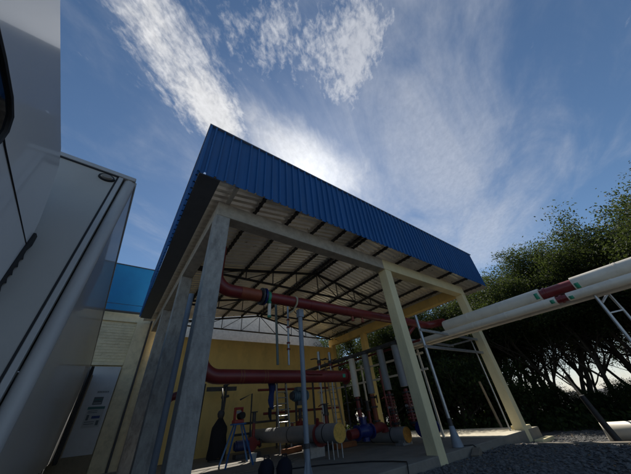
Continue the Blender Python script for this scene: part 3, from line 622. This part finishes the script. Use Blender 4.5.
q = MB(); q.tube([(6.8, .18, .01), (6.95, .0, .01), (7.1, -.12, -.16), (7.6, -.5, -.17)], .012, 8); tag(q.build('cable', M_black, smooth=True), 'short black cable dropping off the slab by the flared grey post foot', 'cable')
Mx = Matrix.Translation((6.75, -.13, -.17)) @ Matrix.Rotation(R(12), 4, 'Z') @ Matrix.Rotation(R(-18), 4, 'Y')
q = MB(); q.box(-.17, .17, -.09, .09, 0, .10, Mx); tag(q.build('concrete_block', M_wood, bevel=.01), 'tilted brownish block lying against the slab edge by the flared post foot', 'block')
q = MB(); q.bar((8.75, -.75, gz(9, -1)+.05), (9.6, -3.2, gz(9.6, -3)+.05), .22, .035); tag(q.build('plank', M_wood, bevel=.004), 'grey timber plank lying on the gravel at the right', 'plank')
for x, y, a, lb in ((4.9, 5.3, 20, 'terracotta block under the insulated pipe nearest the ladder'), (6.2, 4.0, 0, 'terracotta block on the floor behind the blue valve')):
    Mx = Matrix.Translation((x, y, 0)) @ Matrix.Rotation(R(a), 4, 'Z'); q = MB(); q.box(-.45, .45, -.1, .1, 0, .14, Mx); tag(q.build('hollow_block', M_orange, bevel=.01), lb, 'block')
for i, (x, y, lb) in enumerate(((3.3, 4.9, 'white plastic tub on the dark floor behind the blue stand'), )):
    t = thing('plastic_tub', (x, y, 0), lb, 'tub'); q = MB(); q.cyl((x, y, 0), (x, y, .18), .09, 16, .11); q.build('tub_body', M_paper, t, smooth=True); q = MB(); q.cyl((x, y, .181), (x, y, .20), .115, 16); q.build('lid', M_clad, t, smooth=True)
# scraps of timber and offcuts on the floor below the stand
for i, (x, y, a, l, lb) in enumerate(((1.9, 2.6, 10, .5, 'pale offcut board on the shaded floor left of the blue stand foot'), (2.4, 3.2, -25, .7, 'grey board in front of the blue stand'), (3.2, 2.9, 5, .6, 'short board on the floor between the stand and the grey post'), (3.9, 3.6, 35, .5, 'board lying beside the insulated pipe'))):
    Mx = Matrix.Translation((x, y, 0)) @ Matrix.Rotation(R(a), 4, 'Z'); q = MB(); q.box(-l/2, l/2, -.07, .07, 0, .025, Mx); tag(q.build('board', M_wood), lb, 'board', 'boards on the shaded floor')
# things left of the nearest column
t = thing('cream_pipe', (.45, 4.2, 0), 'cream upright pipe between the left concrete columns', 'pipe')
q = MB(); q.tube([(.30, 4.4, 1.9), (.36, 4.0, 2.9), (.45, 3.6, 3.6)], .07, 14); q.build('tube', M_cream, t, smooth=True)
t = thing('control_box', (.45, 4.4, 1.6), 'white control box on a stand between the left concrete columns', 'box')
q = MB(); q.box(.32, .55, 4.3, 4.5, 2.0, 2.55); q.build('cabinet', M_door, t, bevel=.01)
q = MB(); q.box(.40, .46, 4.35, 4.45, 0, 1.998); q.build('stand', M_steel, t)
q = MB(); q.cyl((.45, 4.6, .3), (.45, 4.6, 2.0), .08, 12); q.tube([(.25, 3.9, 1.3), (.5, 3.7, 1.6), (.8, 3.7, 1.7)], .09, 12); tag(q.build('red_pump', M_red, smooth=True), 'dark red pump pipework half hidden behind the nearest concrete column', 'pump')

# ------------------------------------------------------------------ blue topped building behind
ob = thing('warehouse', (-4, 9.3, 0), 'cream block building with bright blue metal parapet behind the truck', 'building')
q = MB(); q.box(-12, .28, 9.5, 22, -.4, 5.4); q.build('wall', M_brick, ob)
# painted block courses: real raised blocks with recessed joints
q = MB(); zr = 3.45; row = 0
while zr < 5.0:
    x = -4.0+(.107 if row % 2 else 0)
    while x < -.62:
        x1 = min(x+.20, -.62); d = rnd.uniform(-.007, .007)
        if rnd.random() > .06: q.box(x, x1, 9.480+d, 9.501, zr, zr+.098)
        x += .214
    zr += .112; row += 1
q.build('block_courses', M_brick, ob)
q = MB(); q.box(-12, .28, 9.40, 9.5, 5.05, 5.44); q.box(-.60, -.10, 9.38, 9.5, -.3, 5.045); q.box(-.095, .27, 9.42, 9.499, -.3, 5.045); q.build('wall_frame', M_brick, ob, bevel=.008)
q = MB(); q.box(-4.2, -.605, 9.36, 9.5, 3.30, 3.42); q.build('door_lintel', M_brick, ob, bevel=.01)
q = MB(); q.box(-12, .9, 9.22, 9.34, 5.75, 7.62); q.box(-12, .9, 9.235, 9.34, 5.45, 5.735); o = q.build('parapet', M_blueb, ob, bevel=.006)
q = MB(); q.box(-12, .92, 9.19, 9.37, 7.621, 7.66); q.box(-12, .9, 9.19, 9.36, 5.40, 5.449); q.build('parapet_trim', M_gutter, ob)
d = MB(); d.box(-4.0, -.63, 9.30, 9.35, .55, 3.24); do = d.build('sliding_door', M_door, ob, bevel=.006)
d = MB(); d.box(-4.0, -.63, 9.295, 9.348, -.1, .548); d.build('kick_plate', M_tan, do)
def sheet(x0, x1, z0, z1, y, m_, parent, n='notice'): q = MB(); q.box(x0, x1, y, 9.2995, z0, z1); return q.build(n, m_, parent)
nx0, nx1 = -1.22, -.72
nt_ = sheet(nx0, nx1, 1.30, 1.92, 9.297, M_paper, do)
sheet(nx0, nx1, 1.84, 1.92, 9.2955, M_inkg, nt_, 'header_band')
sheet(nx0+.2, nx1-.06, 1.56, 1.64, 9.2955, M_inkb, nt_, 'blue_bar'); sheet(nx0+.05, nx0+.12, 1.52, 1.68, 9.2955, M_ink, nt_, 'symbol'); sheet(nx1-.13, nx1-.05, 1.36, 1.50, 9.2955, M_ink, nt_, 'symbol')
for z in (1.78, 1.73, 1.46, 1.40): sheet(nx0+.04, nx1-.18, z, z+.018, 9.2955, M_ink, nt_, 'text_line')
n2_ = sheet(nx0+.08, nx0+.36, 1.98, 2.22, 9.297, M_ink, do); sheet(nx0+.11, nx0+.33, 2.02, 2.04, 9.2955, M_paper, n2_, 'text_line'); sheet(nx0+.11, nx0+.33, 2.12, 2.15, 9.2955, M_inkg, n2_, 'text_line')
n3_ = sheet(nx0+.1, nx1-.03, 2.34, 2.42, 9.297, M_paper, do)
for i in range(7): sheet(nx0+.12+i*.05, nx0+.15+i*.05, 2.36, 2.40, 9.2955, M_ink, n3_, 'letter')
q = MB(); q.box(-.10, -.03, 9.27, 9.36, -.3, 5.3); tag(q.build('downpipe', M_steel, bevel=.01), 'dark downpipe on the cream block wall beside the concrete columns', 'downpipe')
# neighbouring arched white roof behind the yellow wall
nb = thing('neighbour_shed', (6, 14, 0), 'pale arched shed roof seen above the yellow wall', 'building')
q = MB(); vs = []; K = 24
for y in (12.2, 20):
    for i in range(K+1):
        a = math.pi*i/K; vs.append((5.6-6.6*math.cos(a), y, 4.7+3.1*math.sin(a)))
q.add(vs, [(i, i+1, K+1+i+1, K+1+i) for i in range(K)]); q.build('roof', M_roof, nb, smooth=True, solid=.03)
q = MB(); n_ = len(vs)//2; q.add([(v[0], 12.25, v[2]-.02) for v in vs[:n_]]+[(12.2, 12.25, -.3), (-1.0, 12.25, -.3)], [tuple(range(n_+2))]); q.build('gable', mat('pale gable', (.60, .58, .54), .7), nb, solid=.1)

# ------------------------------------------------------------------ truck
TA = Vector((-1.198, -1.95, 0)); ta = math.atan2(-.37, 10.79)
TM = Matrix.Translation(TA) @ Matrix.Rotation(-ta, 4, 'Z')        # local: +y along body, x to the right (box occupies x<0)
tk = thing('box_truck', (-2.3, 1, -.2), 'white box truck parked at the left, cab nearest the viewer', 'truck')
BZ0, BZ1, BL = .55, 3.02, 10.95
q = MB(); q.box(-2.35, -.10, 0, .04, BZ0+.02, BZ1-.05, TM); q.build('front_panel', M_truck, tk)
q = MB(); q.box(-.028, -.002, .10, BL, BZ0, BZ1-.06, TM); q.build('side_panel', M_truckside, tk)
q = MB()
for i in range(1, 10): q.box(-.003, .001, .10+i*BL/10, .112+i*BL/10, BZ0+.01, BZ1-.07, TM)
pass
q = MB(); q.tube([TM @ Vector((-.045, .045, BZ0)), TM @ Vector((-.045, .045, BZ1-.05))], .048, 20); q.build('corner_post', M_alu, tk, smooth=True)
q = MB(); q.box(-.135, -.10, -.006, .03, BZ0, BZ1-.05, TM); q.build('post_flange', M_alu, tk, bevel=.003)
q = MB(); q.box(-.150, -.137, -.004, .03, BZ0, BZ1-.05, TM); q.build('seal', M_black, tk)
q = MB(); q.box(-2.35, -.005, -.014, .05, BZ1-.048, BZ1, TM); q.box(-.045, .006, .05, BL, BZ1-.055, BZ1, TM); q.box(-2.30, -.05, .06, BL-.02, BZ1-.03, BZ1-.002, TM); q.build('roof_rail', M_alu, tk, bevel=.008)
q = MB(); q.box(-2.30, -.14, -.010, -.001, BZ1-.062, BZ1-.05, TM); q.build('rail_seal', M_black, tk)
q = MB(); q.box(-2.35, -.01, .05, BL, BZ0-.02, BZ0+.02, TM); q.box(-2.35, -2.3, .05, BL, BZ0+.02, BZ1-.06, TM); q.box(-2.3, -.04, BL-.05, BL, BZ0+.02, BZ1-.06, TM); q.build('box_shell', M_truck, tk)
lc = TM @ Vector((-.215, -.0, BZ1-.115)); dn = (TM.to_3x3() @ Vector((0, -1, 0))).normalized(); ex = (TM.to_3x3() @ Vector((1, 0, 0))).normalized()
def lampdisc(r0, r1, d0, d1, m_, nm, par):
    q = MB(); n = 24; vs = []
    for r_, d_ in ((r0, d0), (r1, d1)):
        for j in range(n): vs.append(lc+dn*d_+ex*(r_*1.25*math.cos(2*math.pi*j/n))+Vector((0, 0, r_*.8*math.sin(2*math.pi*j/n))))
    q.add(vs, [(j, (j+1) % n, n+(j+1) % n, n+j) for j in range(n)]+[tuple(range(n)), tuple(range(n, 2*n))]); return q.build(nm, m_, par, smooth=True)
lm = lampdisc(.052, .048, 0, .018, M_black, 'marker_lamp', tk); lampdisc(.038, .028, .019, .032, M_lens, 'lens', lm)
# rear door swung open against the body side
q = MB(); q.box(.03, .12, BL-1.3, BL-.05, BZ0-.1, BZ1-.05, TM); q.build('rear_door', M_black, tk, bevel=.01)
q = MB(); q.box(.03, .125, BL-.048, BL-.01, BZ0-.1, BZ1-.04, TM); q.box(.13, .16, BL-.5, BL-.45, BZ0, BZ1-.2, TM); q.build('door_edge', M_rust, tk, bevel=.004)
# chassis and rear wheels
q = MB(); q.box(-1.7, -1.5, -2.4, BL-.3, .25, .50, TM); q.box(-.85, -.65, -2.4, BL-.3, .25, .50, TM); q.build('chassis', M_steel, tk)
for yy in (-1.2, 6.8, 8.1):
    for xx in ((-.3, -.05), (-2.3, -2.05)):
        a = TM @ Vector((xx[0], yy, .28)); b_ = TM @ Vector((xx[1], yy, .28))
        q = MB(); q.cyl(a, b_, .47, 28); w = q.build('wheel', M_black, tk, smooth=True)
        q = MB(); q.cyl(a-(b_-a)*.02, a+(b_-a)*1.02, .26, 20); q.build('rim', M_alu, w, smooth=True)
# cab: profile in the YZ plane, extruded in X, gently tumbled home
XC0, XC1 = -3.55, -1.56
prof = [(-1.99, .35), (-1.99, 1.55), (-2.00, 2.05), (-2.06, 2.22), (-2.20, 2.42), (-2.33, 2.56), (-2.46, 2.61), (-2.62, 2.63), (-3.4, 2.74), (-3.9, 2.66), (-4.25, 2.45), (-4.5, 2.1), (-4.8, 1.45), (-4.9, 1.2), (-4.92, .35)]
q = MB(); vs = []
lay = [(XC0, .97), (XC0+.03, 1.0), (XC1-.03, 1.0), (XC1, .992)]
cy_, cz_ = -3.5, 1.5
for x, k_ in lay:
    for (y, z) in prof: vs.append((x-.03*max(0, (z-1.5))*(1 if x > -2.5 else -1), cy_+(y-cy_)*k_, cz_+(z-cz_)*k_))
n_ = len(prof)
fs = [(l*n_+j, l*n_+(j+1) % n_, (l+1)*n_+(j+1) % n_, (l+1)*n_+j) for l in range(3) for j in range(n_)]+[tuple(range(n_)), tuple(3*n_+j for j in range(n_))]
q.add(vs, fs); q.build('cab', M_cab, tk, smooth=True)
def onside(y, z, d=0.0): return (XC1-.03*max(0, (z-1.5))+d, y, z)
# door window (rear corner rounded) and its rubber
wpts = [(-4.3, 1.5), (-4.3, 1.55), (-4.15, 1.95), (-3.95, 2.15), (-3.8, 2.19), (-3.3, 2.20), (-3.12, 2.19), (-3.03, 2.165), (-2.98, 2.11), (-2.965, 2.05), (-2.99, 1.85), (-3.05, 1.60), (-3.10, 1.52), (-3.2, 1.5)]
def poly_panel(pts, d0, d1, m_, nm, par):
    q = MB(); k = len(pts); q.add([onside(y, z, d0) for y, z in pts]+[onside(y, z, d1) for y, z in pts], [tuple(range(k)), tuple(range(2*k-1, k-1, -1))]+[(j, (j+1) % k, k+(j+1) % k, k+j) for j in range(k)]); return q.build(nm, m_, par, smooth=False)
wn = poly_panel(wpts, -.02, .006, M_glass, 'side_window', tk)
q = MB(); q.tube([onside(y, z, .006) for y, z in wpts+[wpts[0]]], .014, 8, cap=False); q.build('window_seal', M_black, wn, smooth=True)
q = MB(); q.tube([onside(-2.955, 2.10, .0), onside(-2.9, 2.09, .0), onside(-2.02, 2.03, .0)], .0045, 6); q.tube([onside(-2.955, 2.10, 0), onside(-2.96, 1.9, 0), onside(-3.0, .6, 0)], .005, 6); q.build('door_seam', M_black, tk, smooth=True)
# toothed rubber strip on the cab's rear edge
q = MB(); st = [(-2.118, 2.10), (-2.05, 2.13), (-2.07, 2.03)]
poly = [(-2.03, 1.2), (-2.03, 2.0), (-2.02, 2.13), (-1.975, 2.13), (-1.955, 2.06), (-1.985, 2.0)]
poly = [(y-.02, z) for y, z in poly]
zt = 1.97
while zt > 1.25: poly += [(-1.995, zt), (-1.962, zt-.018), (-2.0, zt-.035)]; zt -= .06
poly += [(-2.005, 1.2)]
q2 = MB(); k = len(poly); q2.add([(XC1-.05, y, z) for y, z in poly]+[(XC1-.005, y, z) for y, z in poly], [tuple(range(k)), tuple(range(2*k-1, k-1, -1))]+[(j, (j+1) % k, k+(j+1) % k, k+j) for j in range(k)]); q2.build('toothed_rubber', M_black, tk)

# ------------------------------------------------------------------ vegetation
def grow(seed, H, stems, spread, crown_lo, leaf_n, leaf, clusters_r):
    """returns (bark MB, leaf MB) around the origin"""
    r = random.Random(seed); B = MB(); tips = []
    def limb(p, d, l, rad, depth):
        pts = [p.copy()]; rs = [rad]; k = 5
        for i in range(k):
            d = (d+Vector((r.gauss(0, .12), r.gauss(0, .12), r.gauss(0.03, .08)))).normalized(); p = p+d*l/k; pts.append(p.copy()); rs.append(rad*(1-.55*(i+1)/k))
            if depth < 3 and i >= 1:
                nb_ = r.choice((1, 2)) if depth == 0 else r.choice((1, 1, 2))
                for _ in range(nb_):
                    ax = Vector((r.gauss(0, 1), r.gauss(0, 1), r.gauss(.25, .4))).normalized()
                    nd_ = (d*.75+ax*.75).normalized(); limb(p, nd_, l*r.uniform(.45, .62), rs[-1]*.62, depth+1)
            if depth >= 2 and i >= 2: tips.append((p.copy(), depth))
        B.tube(pts, rs, 7 if depth == 0 else 5, cap=False); tips.append((p.copy(), depth))
    for s in range(stems):
        a = 6.283*s/stems+r.uniform(-.6, .6); lean = spread*r.uniform(.5, 1.2)
        limb(Vector((math.cos(a)*.15, math.sin(a)*.15, -.1)), Vector((math.cos(a)*lean, math.sin(a)*lean, 1)).normalized(), H*r.uniform(.72, .9), .13*r.uniform(.7, 1.2), 0)
    tips = [t for t in tips if t[0].z > crown_lo]
    Lf = MB(); V = []; Fc = []
    per = max(1, leaf_n//max(1, len(tips)))
    for p, dep in tips:
        cr = clusters_r*r.uniform(.6, 1.25); m_ = int(per*r.uniform(.5, 1.6))
        for _ in range(m_):
            gc_ = lambda: max(-1.7, min(1.7, r.gauss(0, 1))); o = Vector((gc_(), gc_(), gc_()*.6))*cr*.5; c = p+o
            n_ = Vector((r.gauss(0, 1), r.gauss(0, 1), r.gauss(.5, 1))).normalized(); u = n_.orthogonal().normalized(); an = r.uniform(0, 6.28)
            u = (u*math.cos(an)+n_.cross(u)*math.sin(an)); w = n_.cross(u); s_ = leaf*r.uniform(.6, 1.3); k = len(V)
            V += [c-u*s_, c+w*s_*.42, c+u*s_, c-w*s_*.42]; Fc.append((k, k+1, k+2, k+3))
    Lf.v = V; Lf.f = Fc; return B, Lf
def proto(name, seed, label, cat, grp, leafm, **k):
    t = thing(name, (0, 0, 0), label, cat, grp); B, Lf = grow(seed, **k)
    B.build('trunk', M_bark, t, smooth=True)
    me = bpy.data.meshes.new('crown'); me.from_pydata([tuple(v) for v in Lf.v], [], Lf.f); me.materials.append(leafm); o = bpy.data.objects.new('crown', me); C.objects.link(o); o.parent = t
    return t
P_FAR = None
def dup(src, loc, rz, sc, label):
    c = src.copy(); C.objects.link(c); c.location = loc; c.rotation_euler = (0, 0, rz); c.scale = (sc, sc, sc); c['label'] = label
    for ch in src.children:
        k = ch.copy(); C.objects.link(k); k.parent = c
    return c
TG = 'trees behind the shelter'
P_ = [proto('tree', 11, '', 'tree', TG, M_leaf, H=6.6, stems=3, spread=.32, crown_lo=4.4, leaf_n=60000, leaf=.068, clusters_r=.72),
      proto('tree', 23, '', 'tree', TG, M_leaf, H=6.2, stems=4, spread=.42, crown_lo=4.2, leaf_n=60000, leaf=.065, clusters_r=.7),
      proto('tree', 37, '', 'tree', TG, M_leaf, H=7.0, stems=2, spread=.25, crown_lo=4.2, leaf_n=60000, leaf=.07, clusters_r=.75)]
def azd(az, d): return (CAM.x+math.sin(R(az))*d, CAM.y+math.cos(R(az))*d, -.35)
def topz(t): return max(v.co.z for c in t.children for v in c.data.vertices)
trees = [ # az, dist, proto, rot, elevation of its top, label
 (103.5, 17.0, 1, .3, 23.5, 'tallest tree, climbing out of the photo at the right edge above the clad pipes'),
 (98.5, 18.5, 0, 2.6, 22.0, 'dark dense tree just left of the tallest one at the right edge'),
 (93.5, 19.5, 2, 1.9, 20.0, 'dark tree above the short red section of the clad pipes, right side'),
 (89, 18.5, 1, 3.3, 19.8, 'dense tree directly above the bare red section of the largest clad pipe'),
 (85, 20.5, 0, 5.0, 21.0, 'leafy tree rounded against the sky over the middle of the clad pipes'),
 (81, 19.5, 2, .4, 21.5, 'tree with slanting trunks and sky showing between them'),
 (77, 20.5, 1, .9, 19.5, 'sunlit yellow green tree near the right corner of the blue fascia'),
 (74.0, 22.5, 0, 4.6, 18.5, 'tree whose crown touches the right corner of the blue fascia'),
 (69.5, 21.5, 2, 2.2, 20, 'tree directly behind the outer cream column'),
 (64, 20.0, 1, 4.1, 19, 'tree with bright leaves under the cream side beam, near the outer column'),
 (58, 21.5, 0, 5.5, 19, 'tree behind the galvanised post and red elbow'),
 (52, 21.5, 2, 1.2, 17, 'tree behind the clad risers, showing under the yellow beam'),
 (46, 22.0, 1, 2.9, 17, 'tree beside the right end of the yellow wall'),
 (40, 24.0, 0, 3.9, 15, 'tree just behind the corner of the yellow wall, mostly hidden'),
 (109, 19.0, 2, .2, 23, 'tree beyond the right border of the photo'),
 (99, 29.0, 2, 4.4, 18, 'farther tree filling the gap behind the right hand clad pipe support'),
 (92, 30.0, 0, 3.4, 17, 'farther tree low behind the right end of the clad pipes'),
 (71, 29.0, 1, .5, 16, 'farther tree behind the outer cream column'),
 (66, 31.0, 0, 1.5, 15, 'farther tree just left of the outer cream column'),
 (60, 30.0, 2, 3.0, 15, 'farther tree behind the middle of the right side beam'),
 (50, 30.0, 0, 5.9, 13, 'farther tree behind the risers and the yellow wall edge'),
]
P_.append(proto('tree', 61, '', 'tree', TG, M_leaf, H=6.0, stems=4, spread=.45, crown_lo=1.3, leaf_n=15000, leaf=.075, clusters_r=.8))
trees += [(74, 27, 3, .2, 12, 'thin leaved far tree showing between the slanting trunks, left one'), (79, 28, 3, 1.7, 12, 'thin leaved far tree showing between the slanting trunks, middle one'),
 (84, 27, 3, 3.1, 12, 'thin leaved far tree showing between the slanting trunks, right one'), (89.5, 26, 3, 4.4, 13, 'thin leaved far tree behind the right hand clad pipe support'), (95, 25, 3, 5.5, 13, 'thin leaved far tree at the right border of the photo'),
 (69, 27, 3, 2.5, 12, 'thin leaved far tree just right of the outer cream column')]
used = set(); TZ = [topz(t) for t in P_]
for az, d, k, rz, el, lb in trees:
    sc = (d*math.tan(R(el))+CAM.z+.35)/TZ[k]
    if k not in used:
        used.add(k); t = P_[k]; t.location = azd(az, d); t.rotation_euler = (0, 0, rz); t.scale = (sc,)*3; t['label'] = lb
    else: dup(P_[k], azd(az, d), rz, sc, lb)
SG = 'dark shrubs at the foot of the trees'
Q_ = [proto('shrub', 51, '', 'shrub', SG, M_leafd, H=2.0, stems=6, spread=.7, crown_lo=.1, leaf_n=14000, leaf=.07, clusters_r=.6),
      proto('shrub', 52, '', 'shrub', SG, M_leafd, H=2.3, stems=5, spread=.6, crown_lo=.1, leaf_n=14000, leaf=.075, clusters_r=.65)]
used = set(); names = ['under the tallest right hand tree', 'right of the slanting trunks', 'below the slanting trunks', 'left of the slanting trunks', 'just right of the outer cream column foot',
 'behind the foot of the outer cream column', 'left of the outer cream column foot', 'behind the middle of the sunlit slab strip', 'behind the flared grey post foot', 'behind the cream middle column',
 'behind the riser nearest the cream column', 'behind the second riser', 'behind the farthest risers', 'at the right end of the yellow wall', 'outside the right border']
for i in range(15):
    az = 104-i*4.3; d = 17.6+(i*37 % 5)*.5+max(0, (75-az)*.05); k = i % 2
    lb = 'dark leafy shrub ' + names[i]; sc = (d*math.tan(R(7.5+((i*7) % 3) if az < 67 or az > 99 else 3.5 if az < 71 else .6+((i*5) % 3)*.6))+CAM.z+.35)/topz(Q_[k])
    if k not in used: used.add(k); t = Q_[k]; t.location = azd(az, d); t.rotation_euler = (0, 0, i); t.scale = (sc,)*3; t['label'] = lb
    else: dup(Q_[k], azd(az, d), i*1.7, sc, lb)
for i, (az, d, lb) in enumerate(((92.5, 21, 'small dark shrub far back below the sky gap'), (86, 20.5, 'small dark shrub far back left of the sky gap'), (79, 21, 'small dark shrub far back behind the trunks'), (66, 21.5, 'small dark shrub far back behind the outer column'), (56, 22, 'small dark shrub far back behind the risers'), (99, 20, 'small dark shrub far back at the right border'))):
    dup(Q_[i % 2], azd(az, d), i*2.1, (d*math.tan(R(3.0 if az < 70 else .5))+CAM.z+.35)/topz(Q_[i % 2]), lb)
gc = MB()
for i in range(42000):
    a = R(rnd.uniform(30, 112)); d = rnd.uniform(15.5, 27); c = Vector((CAM.x+math.sin(a)*d, CAM.y+math.cos(a)*d, -.38+abs(rnd.gauss(0, .32))))
    n_ = Vector((rnd.gauss(0, 1), rnd.gauss(0, 1), rnd.gauss(.4, 1))).normalized(); u = n_.orthogonal().normalized()*rnd.uniform(.05, .12); w = n_.cross(u)*.5
    k = len(gc.v); gc.v += [c-u, c+w, c+u, c-w]; gc.f.append((k, k+1, k+2, k+3))
me = bpy.data.meshes.new('undergrowth'); me.from_pydata([tuple(v) for v in gc.v], [], gc.f); me.materials.append(M_leafd); o = bpy.data.objects.new('undergrowth', me); C.objects.link(o); struct(o, 'stuff')
q = MB(); pts_ = [(CAM.x+math.sin(R(a))*d, CAM.y+math.cos(R(a))*d, -.372) for d in (15.2, 45) for a in range(28, 116, 4)]; k = len(pts_)//2
q.add(pts_, [(i, i+1, k+i+1, k+i) for i in range(k-1)]); struct(q.build('soil', mat('dark soil', (.035, .03, .022), .95, var=.4, scale=3)))
# poles and lying pipe at the right
def stick(name, a, b_, r, m_, label, cat): q = MB(); q.tube([a, Vector(a).lerp(Vector(b_), .5)+Vector((.03, .02, 0)), b_], [r, r*.95, r*.85], 10); return tag(q.build(name, m_, smooth=True), label, cat)
stick('fence_post', (11.6, 1.2, -.38), (11.5, 1.3, 1.5), .05, M_wood, 'slim timber post right of the outer cream column', 'post')
stick('fence_post', (11.3, 4.6, -.38), (11.3, 4.6, 1.3), .05, M_wood, 'slim timber post seen between the two cream columns, right one', 'post')
stick('fence_post', (11.0, 5.5, -.38), (11.0, 5.5, 1.3), .045, M_wood, 'slim timber post seen between the two cream columns, left one', 'post')
stick('leaning_pole', (11.6, -1.75, -.35), (11.5, -1.5, 1.3), .04, M_wood, 'pale leaning pole behind the lying pipe at the right', 'pole')
stick('timber_post', (9.95, -2.15, -.4), (9.9, -1.95, .75), .08, M_black, 'thick black post in front of the lying pipe at the right edge', 'post')
t = thing('lying_pipe', (10.6, -2.3, -.36), 'large pale pipe lying on the gravel at the right edge, hollow end toward the shelter', 'pipe')
q = MB(); a = Vector((10.75, -1.78, -.12)); b_ = Vector((11.6, -5.4, -.12)); q.tube([a, b_], .21, 28, cap=False); q.build('pipe_wall', M_clad, t, smooth=True, solid=.03)
q = MB(); q.cyl(a+(b_-a)*.02, a+(b_-a)*.03, .17, 24); q.build('hollow_shade', M_black, t)  # black disc put in as the shade inside the hollow pipe end
